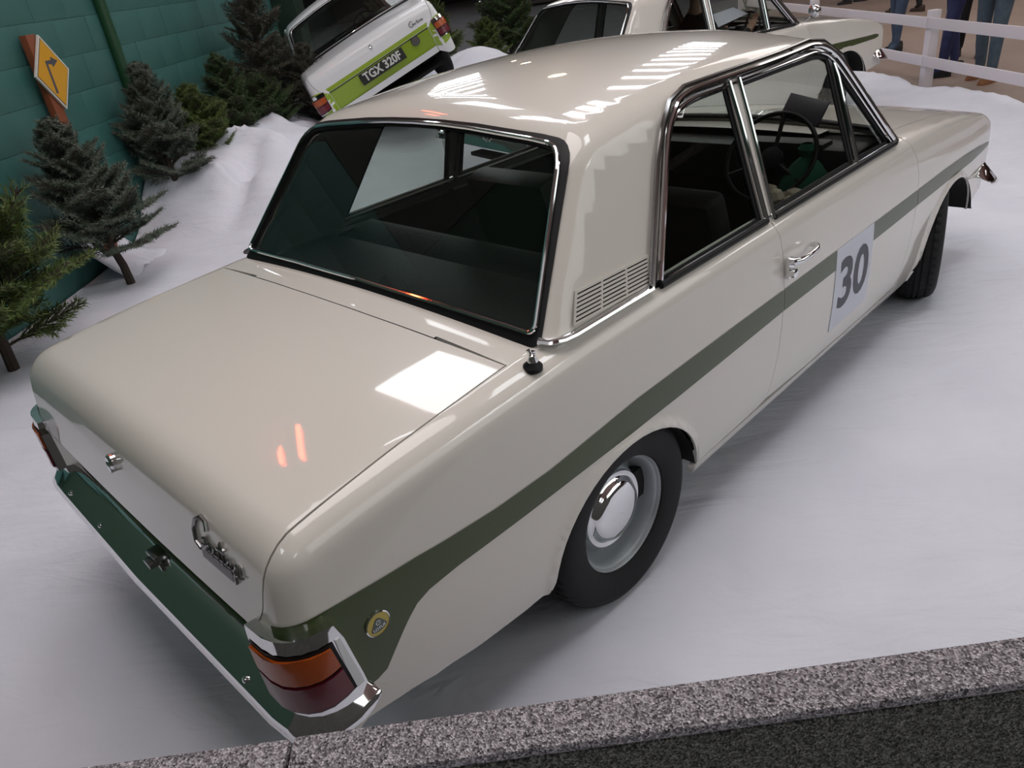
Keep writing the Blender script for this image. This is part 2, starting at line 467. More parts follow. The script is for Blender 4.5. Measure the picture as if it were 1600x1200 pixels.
def half_of(poly):
    q = [p for p in poly if p[0] < -1e-6]; n = len(poly)
    i0 = [i for i in range(n) if poly[i][0] < -1e-6 and poly[i - 1][0] >= -1e-6][0]
    path = [];  i = i0
    while poly[i % n][0] < -1e-6: path.append(poly[i % n]); i += 1
    zb = min(poly, key=lambda p: (abs(p[0]) > 1e-6, p[1]))
    c = sorted([p[1] for p in poly if abs(p[0]) < 1e-6])
    if path[0][1] > path[-1][1]: path = path[::-1]
    return [(0, c[0])] + path + [(0, c[-1])]        # bottom centre -> top centre
RWO = [(y*(1 + .018/max(.2, abs(y))) if abs(y) > .2 else y, z + (-.022 + .031*min(1, max(0, (z - .93)/.36)))) for y, z in RW]
SWIN = [(1.292, .888), (1.462, 1.165), (1.520, 1.252), (1.585, 1.298), (1.680, 1.312), (2.420, 1.309), (2.505, 1.296), (2.570, 1.236), (2.862, .893)]
SWIN = fillet(SWIN, [0, .2, .06, .06, .05, .03, .05, .05, 0], 4)

def wheel(name, parent, loc, steer, side, mats):
    w = empty(name, loc, steer); w.parent = parent
    M = Matrix.Rotation(PI/2*(1 if side < 0 else -1), 4, 'X')     # local z of the lathe points outboard
    n = 144; prof = [(.172, -.070), (.205, -.084), (.250, -.088), (.272, -.080), (.284, -.066), (.291, -.052), (.292, -.046), (.285, -.045), (.285, -.038), (.2935, -.037),
            (.2945, -.016), (.287, -.015), (.287, -.008), (.295, -.007), (.295, .007), (.287, .008), (.287, .015), (.2945, .016), (.2935, .037), (.285, .038), (.285, .045),
            (.292, .046), (.291, .052), (.284, .066), (.272, .080), (.250, .088), (.205, .084), (.190, .079), (.180, .074), (.174, .064)]
    mb = MB(); mb.lathe(prof, n, M)
    # shoulder blocks: every other wedge of the outer rows is cut back
    for i, (r, h) in enumerate(prof):
        if .028 < abs(h) < .068 and r > .280 and r > .2855:
            for k in range(n):
                if k % 3 == 0:
                    p = Vector(mb.v[i*n + k]); q = M.inverted() @ p; q.x *= .968; q.y *= .968; mb.v[i*n + k] = tuple(M @ q)
    ty = mb.build('tyre', mats['tyre'], w, angle=math.radians(30))
    r = MB(); r.lathe([(.170, .055), (.174, .066), (.179, .070), (.181, .066), (.178, .060), (.168, .056), (.163, .050), (.160, .036), (.158, .020), (.152, -.002), (.146, -.010),
                       (.138, -.010), (.131, -.002), (.126, .010), (.118, .014), (.108, .010), (.100, .006), (.05, .006), (.01, .006)], 72, M)
    rm = r.build('wheel_rim', mats['rim'], w, angle=math.radians(50))
    h = MB(); h.lathe([(.114, .014), (.119, .020), (.120, .024), (.117, .028), (.110, .027), (.106, .0245), (.101, .026), (.095, .038), (.088, .0465), (.075, .0525), (.055, .0565), (.03, .0585), (.001, .059)], 72, M)
    h.build('hub_cap', mats['cap'], rm, angle=math.radians(60))
    b = MB(); b.lathe([(.165, -.075), (.165, -.03), (.02, -.02)], 40, M); b.build('brake_drum', DARK, w)
    return w

def text_mesh(txt, size, bold=0.0, shear=0.0, align='CENTER'):
    c = bpy.data.curves.new('lettering', 'FONT'); c.body = txt; c.size = size; c.offset = bold; c.shear = shear
    c.align_x = align; c.align_y = 'CENTER'; c.resolution_u = 4
    o = bpy.data.objects.new('lettering', c); COL.objects.link(o)
    dg = bpy.context.evaluated_depsgraph_get(); me = bpy.data.meshes.new_from_object(o.evaluated_get(dg))
    bpy.data.objects.remove(o); bpy.data.curves.remove(c)
    v = [tuple(p.co[:2]) for p in me.vertices]; me.calc_loop_triangles(); f = [tuple(t.vertices) for t in me.loop_triangles]
    bpy.data.meshes.remove(me); return v, f
def decal_text(name, txt, size, mp, mt, parent, bold=0, shear=0):
    """lettering laid on a surface: mp(x, y) gives the 3-D point"""
    v, f = text_mesh(txt, size, bold, shear)
    bm = bmesh.new(); vs = [bm.verts.new((x, y, 0)) for x, y in v]
    for t in f:
        try: bm.faces.new([vs[i] for i in t])
        except ValueError: pass
    P = [mp(p.co.x, p.co.y) for p in bm.verts]
    for p, q in zip(bm.verts, P): p.co = q
    me = bpy.data.meshes.new(name); bm.to_mesh(me); bm.free(); me.materials.append(mt); return link(name, me, parent)
SCRIPT = [[(.066, .048), (.058, .062), (.036, .066), (.012, .054), (.000, .030), (.008, .008), (.030, .000), (.052, .008), (.062, .020), (.056, .030), (.044, .026)],
          [(.062, .020), (.074, .024), (.080, .012), (.072, .004), (.064, .012), (.072, .024), (.086, .022), (.092, .004)],
          [(.086, .004), (.092, .024), (.100, .026), (.106, .022)], [(.122, .046), (.116, .010), (.122, .003), (.130, .008)], [(.108, .030), (.134, .032)],
          [(.134, .024), (.136, .006), (.144, .006)], [(.137, .036), (.138, .038)], [(.148, .003), (.151, .024)], [(.151, .016), (.160, .026), (.167, .020), (.168, .004), (.176, .006)],
          [(.200, .022), (.188, .026), (.180, .014), (.186, .004), (.197, .008), (.202, .024), (.203, .006), (.214, .010)]]

def make_car(name, label, loc, rz, paint=CREAM, stripe=OLIVE, bumper=True, steer=(0, 0), detail=1.0, side_stripe='full', tail_band=OLIVE, extras=(), plate=None, group=None):
    car = empty(name, loc, rz); tag(car, label, 'car', group)
    cell = (.03/detail, .08/detail)
    def P(nm, chart, poly, mt, parent=car, **k):
        k.setdefault('cell', cell); return panel(nm, chart, poly, mt, parent, **k)
    le = lid_edge3(); PH = math.pi/2
    u_mid = lambda x: SIDE.yb + SIDE.k*PH + x - SIDE.x0
    for sg in (-1, 1):
        # ---- rear quarter
        q3 = [back_pt(.603, .37)] + [back_pt(.603, z) for z in (.45, .53, .60, .618)] + [back_pt(.622, .620)] + le
        q = SIDE.inv(q3); q = [(u + (.0), p) for u, p in q]
        q = q + [(u_mid(.7785), SIDE.inv([body_top(.7785, .699)])[0][1]), (u_mid(.7785), PH), (u_mid(.882), PH)]
        q += SIDE.inv([(.884, .66, body_top(.884, .66)[2])]) + SIDE.inv(belt(.905, 1.885, 12)) + S3(shift(DOOR_R, -GAP)[1:]) + S3([(1.80, .275), (1.60, .268), (1.43, .262)])
        q += S3(arch_pts(0, 1.398, .752, 22)) + S3([(.735, .262), (.66, .268), (.50, .288), (.36, .315), (.26, .338), (.18, .352)])
        qp = P('rear_quarter_panel', SIDE, q, paint, sgn=sg)
        if side_stripe in ('full', 'dark'):
            st = [(1.905, .668), (1.578, .668), (1.12, .664), (.777, .643), (.60, .645), (.375, .664), (.236, .675), (.139, .684)]
            lo = [(.172, .437), (.221, .440), (.247, .448), (.280, .487), (.305, .515), (.325, .535), (.350, .555), (.385, .567), (.476, .573), (.676, .572), (1.302, .578), (1.905, .594)]
            s = S3(st) + SIDE.inv([back_pt(.765, .682), back_pt(.72, .675)]) + SIDE.inv([back_pt(.72, .445), back_pt(.76, .440)]) + S3(lo)
            P('side_stripe', SIDE, s, stripe, parent=qp, sgn=sg, off=.0016, rim=0, cell=(.015, .04))
        # ---- door
        d = S3(DOOR_R[1:]) + S3([(2.2, .268), (2.6, .262)]) + S3(DOOR_F) + SIDE.inv(belt(2.945, 1.905, 14))
        dr = P('door', SIDE, d, paint, sgn=sg)
        if side_stripe in ('full', 'dark'):
            P('side_stripe', SIDE, S3([(1.913, .668), (2.3, .668), (2.64, .668), (3.055, .667), (3.058, .600), (2.6, .597), (2.3, .595), (1.909, .594)]), stripe, parent=dr, sgn=sg, off=.0016, rim=0, cell=(.015, .04))
        # handle
        h = MB(); y = .803
        h.tube([(1.925, sg*y, .760), (1.925, sg*(y + .020), .762), (1.94, sg*(y + .034), .763), (1.99, sg*(y + .038), .764), (2.05, sg*(y + .034), .765), (2.075, sg*(y + .022), .765), (2.078, sg*y, .765)], [.013, .013, .011, .009, .009, .010, .010], 10)
        h.box((1.927, sg*(y + .004), .738), (.030, .012, .065)); h.lathe([(.016, 0), (.016, .026), (.009, .030), (.001, .030)], 16, axis_to((0, sg, 0), (1.927, sg*y, .722)))
        h.build('door_handle', CHROME, dr, bevel=0)
        # ---- front wing
        w = S3(shift(DOOR_F, GAP)) + [SIDE.inv([(2.975, .70, body_top(2.975, .70)[2])])[0]]
        w += [(u_mid(2.95), PH), (u_mid(3.015), PH)] + SIDE.inv([body_top(3.02, .660), body_top(3.3, .661), body_top(3.6, .662), body_top(3.9, .662), body_top(4.03, .645), body_top(4.09, .565)])
        fz = lambda yy, zz: tuple(march(F_body, np.array([[3.5, yy, zz]]), np.array([[1., 0, 0]]))[0])
        w += SIDE.inv([fz(.50, .72), fz(.50, .60), fz(.50, .45), fz(.55, .36), fz(.66, .36)]) + S3([(4.12, .37), (4.0, .35), (3.885, .335)])
        w += S3(arch_pts(1, 3.860, 3.222, 22)) + S3([(3.20, .26), (3.10, .255), (3.0, .255), (2.958, .258)])
        wg = P('front_wing', SIDE, w, paint, sgn=sg)
        if side_stripe == 'full':
            P('side_stripe', SIDE, S3([(3.063, .667), (3.4, .664), (3.7, .652), (3.9, .636), (4.06, .615), (4.14, .604), (4.13, .590), (4.0, .588), (3.8, .590), (3.5, .597), (3.066, .600)]), stripe, parent=wg, sgn=sg, off=.0016, rim=0, cell=(.015, .04))
        if side_stripe == 'dark':
            P('side_stripe', SIDE, S3([(3.063, .667), (3.4, .665), (3.8, .655), (4.00, .652), (4.06, .640), (4.055, .622), (4.0, .612), (3.5, .602), (3.066, .600)]), stripe, parent=wg, sgn=sg, off=.0016, rim=0, cell=(.015, .04))
        # ---- sill and under-panels
        P('sill', SIDE, S3([(1.42, .258), (1.85, .262), (2.4, .256), (3.0, .250), (3.21, .252), (3.205, .205), (2.4, .198), (1.43, .215)]), paint, sgn=sg, rim=.02)
        # dark strip behind the shut lines, standing in for the shade in the gap
        ring_in = metric_grow(d, -.012); ring_out = metric_grow(d, .010)
        P('door_gap_shade', SIDE, ring_out, DARK, parent=dr, sgn=sg, holes=[ring_in], off=-.0075, rim=0)
        # wheel housings
        for i, (cx, cz, a, b) in enumerate(ARCH):
            m = MB(); vs = []
            for k in range(21):
                t = PI*k/20; c, s_ = math.cos(t), math.sin(t)
                for yy in (.47, .785): vs.append((cx + (a + .012)*c, sg*yy, max(cz - .04 + (b + .05)*s_, .275 if k > 10 or i == 0 else .345)))
            m.add(vs, [(2*k, 2*k + 1, 2*k + 3, 2*k + 2) for k in range(20)])
            m.add([(cx + (a + .012)*math.cos(PI*k/20), sg*.47, max(cz - .04 + (b + .05)*math.sin(PI*k/20), .275 if k > 10 or i == 0 else .345)) for k in range(21)], [tuple(range(21))])
            m.build('wheel_housing', DARK, car)
        # ---- tail light, wrapped round the corner
        o3 = [back_pt(.655, .655), back_pt(.74, .662)] + on_side([(.115, .663), (.160, .660), (.172, .620), (.187, .510), (.190, .483), (.172, .458), (.120, .462)]) + [back_pt(.74, .470), back_pt(.665, .478)]
        hz = P('tail_light', SIDE, SIDE.inv(o3), CHROME, sgn=sg, off=.024, rim=.03, cell=(.02, .05))
        L = lambda pts, back: SIDE.inv([back_pt(y_, z_) for y_, z_ in back] + on_side(pts))
        P('amber_lens', SIDE, SIDE.inv([back_pt(.668, .618), back_pt(.74, .620)] + on_side([(.112, .621), (.140, .620), (.147, .570), (.116, .562)]) + [back_pt(.74, .560), back_pt(.672, .562)]), AMBER, parent=hz, sgn=sg, off=.031, rim=.008, cell=(.02, .05))
        P('red_lens', SIDE, SIDE.inv([back_pt(.672, .552), back_pt(.74, .551)] + on_side([(.116, .553), (.149, .560), (.158, .498), (.120, .487)]) + [back_pt(.74, .485), back_pt(.68, .490)]), RED, parent=hz, sgn=sg, off=.031, rim=.008, cell=(.02, .05))
        P('white_side_panel', SIDE, S3([(.153, .630), (.163, .630), (.180, .520), (.183, .492), (.166, .490), (.157, .560)]), WHITE, parent=hz, sgn=sg, off=.0275, rim=.004, cell=(.02, .05))
        P('lens_surround', SIDE, SIDE.inv([back_pt(.662, .626), back_pt(.74, .629)] + on_side([(.112, .630), (.148, .629), (.166, .490), (.120, .478)]) + [back_pt(.74, .476), back_pt(.672, .481)]), RUBBER, parent=hz, sgn=sg, off=.0255, rim=0, cell=(.02, .05))
    # ---- lid, deck, tail panel, bonnet, nose
        left = LID.inv(lid_edge3(-.0042))
    front = [(y, v) for y, v in LID.inv([(.7745, .69, 0), (.766, .45, 0), (.760, .2, 0), (.759, 0, 0)])]
    half = [(0, -LID.k*math.atan2(.45 - back_pt(0, .622)[0], .002)), (.35, -LID.k*math.atan2(.45 - back_pt(.35, .622)[0], .002))] + left + front
    full = half + [(-y, v) for y, v in reversed(half[1:-1])]
    lid = P('boot_lid', LID, full, paint, sgn=1, cell=(.03, .02))
    P('lid_gap_shade', LID, grow(full, .010), DARK, parent=lid, sgn=1, holes=[grow(full, -.012)], off=-.0075, rim=0, cell=(.03, .02))  # dark strip under the lid edge, stands in for shade in the gap
    dk = P('rear_deck', LID, [(-.452, .3200), (-.2, .3135), (0, .3125), (.2, .3135), (.452, .3200), (.452, .4315), (-.452, .4315)], paint, sgn=1, rim=0, cell=(.03, .03))
    join_later = dk
    bz = [(y_, z_) for y_, z_ in [(-.603, .36), (.603, .36), (.603, .617), (.35, .618), (-.35, .618), (-.603, .617)]]
    rp = P('tail_panel', BACKX, bz, tail_band, sgn=1, F=F_body, cell=(.04, .04), off=-.012, rim=.01)
    bon = [(.655, .735), (.656, .45), (.657, .15), (.657, 0)]
    a3 = [body_top(3.9, .656), body_top(4.025, .638), body_top(4.08, .555)]
    hb = [(0, .735)] + bon + [(y, v) for y, v in BON.inv(a3)] + [(0, BON.inv([body_top(4.10, 0)])[0][1])]
    bn = P('bonnet', BON, hb[:1] + hb[1:] + [(-y, v) for y, v in reversed(hb[1:-1])], paint, sgn=1, cell=(.04, .02))
    P('scuttle', BON, [(-.452, .742), (.452, .742), (.452, .90), (-.452, .90)], paint, sgn=1, rim=0, cell=(.04, .03))
    fp = XProj(F_body, 3.0, 1)
    g = P('grille', fp, [(-.49, .46), (.49, .46), (.49, .70), (-.49, .70)], RUBBER, sgn=1, F=F_body, cell=(.05, .05), off=-.015, rim=0)
    m = MB()
    for k in range(7): m.tube([(4.222 - .05*(y_/.75)**2, y_, .49 + k*.032) for y_ in (-.49, -.25, 0, .25, .49)], .006, 6)
    m.build('grille_bars', CHROME, g)
    P('front_valance', fp, [(-.55, .34), (.55, .34), (.55, .455), (-.55, .455)], paint, sgn=1, F=F_body, cell=(.05, .05))
    for sg in (-1, 1):
        m = MB(); m.lathe([(.095, -.02), (.098, .012), (.088, .018), (.084, .006)], 36, axis_to((1, 0, 0), (4.185, sg*.585, .59)))
        hl = m.build('headlight', CHROME, car); m = MB(); m.lathe([(.086, .006), (.07, .022), (.04, .032), (.001, .035)], 36, axis_to((1, 0, 0), (4.185, sg*.585, .59)))
        m.build('headlight_lens', CARD, hl)
    # ---- cabin
    rwg = half_of(RWO); wsg = half_of(grow(WS, .012))
    toc = lambda chart, path: CAB.inv([tuple(p) for p in chart.pos(np.array([(-abs(y_), z_) for y_, z_ in path]))])
    l_end = 2*CAB.yb + CAB.k*math.pi + CAB.x1 - CAB.x0
    low = [(0, .90), (.45, .89), (.70, .885)]
    rear_low = toc(REARX, low)
    side_low = CAB.inv(on_cab([(1.0, .878), (1.5, .872), (2.0, .872), (2.6, .872), (2.9, .872)]))
    front_low = toc(FRONTX, [(.70, .88), (.4, .885), (0, .89)])
    wn = toc(FRONTX, wsg); rn = toc(REARX, rwg)
    rn[0] = (0, rn[0][1]); rn[-1] = (0, rn[-1][1]); rear_low[0] = (0, rear_low[0][1])
    wn[0] = (l_end, wn[0][1]); wn[-1] = (l_end, wn[-1][1]); front_low[-1] = (l_end, front_low[-1][1])
    ph_steps = lambda u, a, b, n: [(u, a + (b - a)*k/n) for k in range(1, n)]
    poly = rear_low + side_low + front_low + wn + [(l_end, PH - .001), (0, PH - .001)] + rn[::-1]
    swh = [CAB.inv([tuple(p)])[0] for p in CABY.pos(np.array(grow(SWIN, .004)))]
    parts = []
    for sg in (-1, 1): parts.append(P('roof', CAB, poly, paint, sgn=sg, holes=[swh], cell=(.03, .07), rim=.012))
    TOPF = Fan(F_cab, 1.55, .95, -1)
    parts.append(P('roof', TOPF, [(-.281, 0), (.281, 0), (.281, .70), (-.281, .70)], paint, sgn=1, rim=0, F=F_cab, cell=(.035, .035)))
    roof = join(parts, 'roof')
    hl = []
    for sg in (-1, 1): hl.append(P('headlining', CAB, poly, HEAD, parent=roof, sgn=sg, holes=[swh], cell=(.06, .14), rim=0, off=-.03))
    hl.append(P('headlining', TOPF, [(-.281, 0), (.281, 0), (.281, .70), (-.281, .70)], HEAD, parent=roof, sgn=1, rim=0, F=F_cab, off=-.03, cell=(.1, .1)))
    join(hl, 'headlining')
    # glass, rubber and bright trim
    rg = P('rear_window', REARX, grow(RW, .002), GLASS, sgn=1, off=-.004, rim=0, cell=(.04, .04))
    P('rubber_seal', REARX, grow(RWO, .003), RUBBER, parent=rg, sgn=1, holes=[grow(RW, -.006)], off=.004, rim=.01, cell=(.02, .02))
    m = MB(); m.tube([Vector(p) for p in ring3(REARX, RW, .009, 1)], .0062, 8, closed=True); m.build('chrome_trim', CHROME, rg)
    wg = P('windscreen', FRONTX, grow(WS, .004), CLEAR, sgn=1, off=-.004, rim=0, cell=(.05, .05))
    P('rubber_seal', FRONTX, grow(WS, .016), RUBBER, parent=wg, sgn=1, holes=[grow(WS, -.010)], off=.004, rim=.01, cell=(.03, .03))
    def clip(poly, a, b):
        out = []
        n = len(poly)
        for i in range(n):
            p, q_ = poly[i], poly[(i + 1) % n]
            if a <= p[0] <= b: out.append(p)
            for c in sorted([a, b], key=lambda c: abs(c - p[0])):
                if (p[0] - c)*(q_[0] - c) < 0: out.append((c, p[1] + (q_[1] - p[1])*(c - p[0])/(q_[0] - p[0])))
        return out
    for sg in (-1, 1):
        gm = GLASS
        for nm, a, b in (('rear_side_window', 0, 1.868), ('door_window', 1.918, 2.520), ('quarterlight', 2.545, 9)):
            o = clip(SWIN, a, b); gl = P(nm, CABY, o, GLASS if nm[0] == 'r' else CLEAR, sgn=sg, off=-.010, rim=0, cell=(.06, .06))
            w1 = .011 if nm[0] == 'r' else .017; ins = grow(o, -w1); P('window_frame', CABY, o, DCHROME, parent=gl, sgn=sg, holes=[ins], off=-.001, rim=.01, cell=(.03, .03)); P('window_rubber', CABY, ins, RUBBER, parent=gl, sgn=sg, holes=[grow(o, -w1 - .014)], off=-.004, rim=.006, cell=(.03, .03))
        m = MB()
        for off, rr, dd in ((.000, .0085, .012), (-.016, .0050, .004)):
            ring = [Vector(p) for p in ring3(CABY, [p for p in grow(SWIN, off)], dd, sg)]
            top = [p for p in ring if p.z > .900]; i0 = min(range(len(ring)), key=lambda i: ring[i].x + (9 if ring[i].z < .9 else 0))
            # keep the run from the rear foot over the top to the front foot
            n = len(ring); k = [i for i in range(n) if ring[i].z > .9 and ring[i - 1].z <= .9]
            st_ = k[0] if k else i0; run = []; i = st_
            while ring[i % n].z > .9 and len(run) < n: run.append(ring[i % n]); i += 1
            m.tube(run, rr, 8)
        m.build('window_frame_trim', CHROME, roof)
        rail = [Vector(tuple(CABY.pos(np.array([[x_, z_]]), sg)[0])) + Vector((0, sg*.012, .004)) for x_, z_ in [(1.268, .915), (1.345, 1.04), (1.435, 1.185), (1.50, 1.262), (1.565, 1.308), (1.66, 1.328), (1.9, 1.329), (2.2, 1.328), (2.45, 1.326), (2.57, 1.306), (2.65, 1.248), (2.81, 1.08), (2.972, .905)]]
        m = MB(); m.tube(rail, .0075, 8); m.build('drip_rail', DCHROME, roof)
        # grey bright cover on the windscreen pillar
        pl = [(2.30, 1.324), (2.45, 1.321), (2.56, 1.302), (2.64, 1.245), (2.965, .908), (2.93, .893), (2.866, .893), (2.578, 1.238), (2.512, 1.300), (2.42, 1.313), (2.30, 1.313)]
        P('pillar_cover', CABY, pl, PILLARM, parent=roof, sgn=sg, off=.006, rim=.006, cell=(.03, .03))
        bp_ = P('centre_pillar', CABY, [(1.866, .885), (1.916, .885), (1.922, 1.312), (1.862, 1.312)], paint, sgn=sg, off=.004, rim=.02, cell=(.04, .04))
        m = MB()
        for a, b in ((1.872, 1.866), (1.914, 1.920)):
            m.tube([Vector(tuple(CABY.pos(np.array([[a + (b - a)*(z_ - .9)/.41, z_]]), sg)[0])) + Vector((0, sg*.010, 0)) for z_ in (.898, 1.0, 1.1, 1.2, 1.308)], .0075, 8)
        m.build('pillar_trim', CHROME, bp_)
        m = MB(); m.tube([Vector(tuple(CABY.pos(np.array([[2.533, z_]]), sg)[0])) + Vector((0, sg*.002, 0)) for z_ in (.900, 1.0, 1.1, 1.2, 1.29)], .009, 8); m.build('window_divider', CHROME, car)
        m = MB(); m.tube([Vector(tuple(CABY.pos(np.array([[x_, .900]]), sg)[0])) + Vector((0, sg*.008, 0)) for x_ in (1.31, 1.5, 1.7, 1.87)], .010, 8)
        m.tube([Vector(tuple(CABY.pos(np.array([[x_, .900]]), sg)[0])) + Vector((0, sg*.008, 0)) for x_ in (1.92, 2.2, 2.5, 2.7, 2.86)], .011, 8); m.build('waist_seal', RUBBER, car)
        # bright strip at the foot of the rear pillar
        foot = [tuple(REARX.pos(np.array([[-.700, .912]]))[0]), tuple(REARX.pos(np.array([[-.722, .908]]))[0])] + on_cab([(.925, .906), (.96, .905), (1.05, .905), (1.15, .905), (1.27, .904)])
        m = MB(); m.tube([Vector((p[0] - (.006 if i < 2 else 0), sg*(abs(p[1]) + .007), p[2] + .004)) for i, p in enumerate(foot)], .013, 8, flat=.6); m.build('pillar_foot_trim', CHROME, roof)
        # vent grille in the rear pillar
        A, B_, C2, D = (.968, .922), (1.276, .914), (1.300, .984), (1.012, .992)
        at = lambda s_, t_: tuple((A[k]*(1 - s_) + B_[k]*s_)*(1 - t_) + (D[k]*(1 - s_) + C2[k]*s_)*t_ for k in (0, 1))
        vg = P('vent_grille', CABY, [at(0, 0), at(1, 0), at(1, 1), at(0, 1)], DARK, parent=roof, sgn=sg, off=.0015, rim=0, cell=(.05, .05))
        slats = []
        for k in range(8):
            t0, t1 = k/7.75, (k + .62)/7.75 if k < 7 else 1.0
            slats.append(P('louvres', CABY, [at(0, t0), at(1, t0), at(1, min(1, t1)), at(0, min(1, t1))], paint, parent=vg, sgn=sg, off=.005, rim=.004, cell=(.06, .06)))
        for k in (0, .335, .665, .985): slats.append(P('louvres', CABY, [at(k, 0), at(k + .02, 0), at(k + .02, 1), at(k, 1)], paint, parent=vg, sgn=sg, off=.0055, rim=.004, cell=(.06, .06)))
        join(slats, 'louvres')
    # ---- running gear and inside
    for nm, x_, y_, s_ in (('wheel', 1.075, .700, 0), ('wheel', 3.545, .672, 1)):
        for sg in (-1, 1): wheel(nm, car, (x_, sg*y_, .294), steer[0] if s_ else 0, sg, dict(tyre=TYRE, rim=STEEL, cap=CHROME))
    m = MB(); m.box((1.75, 0, .235), (2.9, 1.30, .03)); m.box((3.6, 0, .28), (.9, .80, .03)); m.box((2.1, 0, .30), (1.9, 1.44, .10)); m.box((1.075, 0, .294), (.08, 1.30, .08)); m.build('floor_pan', DARK, car)
    m = MB(); m.box((3.04, 0, .56), (.03, 1.40, .66)); m.build('firewall', DARK, car)
    for sg in (-1, 1): P('door_card', BODYY, [(1.0, .64), (1.42, .58), (1.44, .30), (2.95, .30), (2.95, .885), (1.0, .885)], TRIM, sgn=sg, off=-.045, rim=0, F=F_body, cell=(.2, .1))
    it = MB(); it.box((1.02, 0, .862), (.40, 1.34, .03)); it.build('parcel_shelf', TRIM, car, bevel=.005)
    s1 = MB(); s1.box((1.33, 0, .66), (.20, 1.28, .46), Matrix.Rotation(-.28, 3, 'Y')); s1.box((1.62, 0, .46), (.52, 1.28, .18)); s1.build('rear_seat', TRIM, car, bevel=.03)
    for sg in (-1, 1):
        s2 = MB(); s2.box((2.20, sg*.36, .45), (.48, .50, .16)); s2.box((1.94, sg*.36, .70), (.13, .48, .52), Matrix.Rotation(-.26, 3, 'Y'), taper=.9); s2.build('front_seat', TRIM, car, bevel=.03)
    ds = MB(); ds.box((2.86, 0, .82), (.26, 1.34, .15)); ds.box((2.78, -.36, .87), (.10, .34, .09)); ds.build('dashboard', TRIM, car, bevel=.02)
    sw = MB(); M = axis_to((-.80, 0, .60), (2.63, -.36, .880)); M3 = M.to_3x3()
    sw.tube([M @ Vector((.182*math.cos(t), .182*math.sin(t), 0)) for t in [2*PI*k/36 for k in range(36)]], .0095, 10, closed=True)
    for t in (PI*.5, PI*1.17, PI*1.83): sw.tube([M @ Vector((.04*math.cos(t), .04*math.sin(t), -.02)), M @ Vector((.178*math.cos(t), .178*math.sin(t), 0))], .009, 8)
    sw.lathe([(.045, -.03), (.045, -.005), (.02, .0), (.001, 0)], 24, M); sw.tube([M @ Vector((0, 0, -.03)), M @ Vector((0, 0, -.30))], .02, 10)
    sw.build('steering_wheel', RUBBER, car)
    # ---- bumpers
    def blade(nm, xc, end_x, sgx):
        path = [(end_x, .800), (xc + sgx*.115, .806), (xc + sgx*.065, .800), (xc + sgx*.028, .778), (xc + sgx*.012, .745), (xc + sgx*.004, .68), (xc, .4), (xc - sgx*.006, 0)]
        path = path + [(x_, -y_) for x_, y_ in reversed(path[:-1])]
        P2 = []
        for i in range(len(path) - 1):
            for k in range(4): t = k/4; P2.append(tuple(path[i][j]*(1 - t) + path[i + 1][j]*t for j in (0, 1)))
        P2.append(path[-1]); n = len(P2); vs = []; fs = []
        prof = [(.076, .042), (.066, .047), (.052, .043), (.036, .029), (.020, .012), (.006, -.004), (-.007, -.018), (-.019, -.032)]
        for i, (x_, y_) in enumerate(P2):
            a = Vector(P2[max(0, i - 1)]); b = Vector(P2[min(n - 1, i + 1)]); t = (b - a).normalized(); nn = Vector((-t.y, t.x))*(1 if sgx > 0 else -1)
            e = min(i, n - 1 - i); k = [.25, .62, .82, .93][e] if e < 4 else 1.0
            wide = 1 + .22*math.exp(-((abs(y_) - .76)/.05)**2)
            for dx, dz in prof: vs.append((x_ - nn.x*(-dx), y_ + nn.y*dx, .452 + dz*k*wide))
        m_ = len(prof)
        for i in range(n - 1):
            for k in range(m_ - 1): fs.append((i*m_ + k, i*m_ + k + 1, (i + 1)*m_ + k + 1, (i + 1)*m_ + k))
        b = MB(); b.add(vs, fs); o = b.build(nm, CHROME, car, angle=math.radians(70))
        md = o.modifiers.new('skin', 'SOLIDIFY'); md.thickness = .003; md.offset = 0
        return o
    if bumper:
        rb = blade('rear_bumper', .034, .205, 1)
        m = MB()
        for y_ in (-.56, .30, .56): m = MB(); m.lathe([(.008, -.004), (.008, .003), (.005, .006), (.001, .007)], 12, axis_to((-.75, 0, .65), (.036 if abs(y_) < .5 else .037, y_, .445))); m.build('bumper_bolt', CHROME, rb)
        m = MB(); m.box((.072, -.06, .503), (.034, .055, .020)); m.box((.055, -.06, .490), (.03, .04, .018)); m.build('plate_lamp', DCHROME, rb, bevel=.004)
        m = MB()
        pass
        for y_ in (-.45, .45): m = MB(); m.box((.10, y_, .43), (.10, .05, .03)); m.build('bumper_bracket', DARK, rb)
    fb = blade('front_bumper', 4.19, 3.99, -1)
    # ---- lock and badges on the tail
    lk = MB(); p = back_pt(0, .762); Ml = axis_to((-1, 0, .12), p); lk.lathe([(.020, -.004), (.020, .010), (.015, .016), (.011, .014), (.001, .012)], 28, Ml); lk.box(tuple(Ml @ Vector((0, -.016, .008))), (.016, .014, .018)); lk.build('boot_lock', CHROME, lid)
    if 'script' in extras:
        m = MB(); k = .95 if tail_band == OLIVE else .75; y0 = -.445
        for st in SCRIPT:
            pts = []
            for a, b in st:
                q = back_pt(y0 - a*k, .735 + b*k*1.15 if tail_band == OLIVE else .70 + b*k); n_ = normal(F_body, np.array([q]))[0]; pts.append(Vector(q) + Vector(n_)*.004)
            m.tube(pts, [.0042 if st is SCRIPT[0] else .0032]*len(pts), 6)
        o = m.build('script_badge', DCHROME, lid)
        if 'nameplate' in extras:
            P('name_plate', BACKX, [(-.475, .716), (-.615, .716), (-.615, .748), (-.475, .748)], DCHROME, parent=lid, sgn=1, F=F_body, off=.006, rim=.006, cell=(.03, .03))
            P('name_plate_field', BACKX, [(-.481, .720), (-.609, .720), (-.609, .744), (-.481, .744)], mat('dark_enamel', (.06, .05, .045), .3), parent=lid, sgn=1, F=F_body, off=.0068, rim=0, cell=(.03, .03))
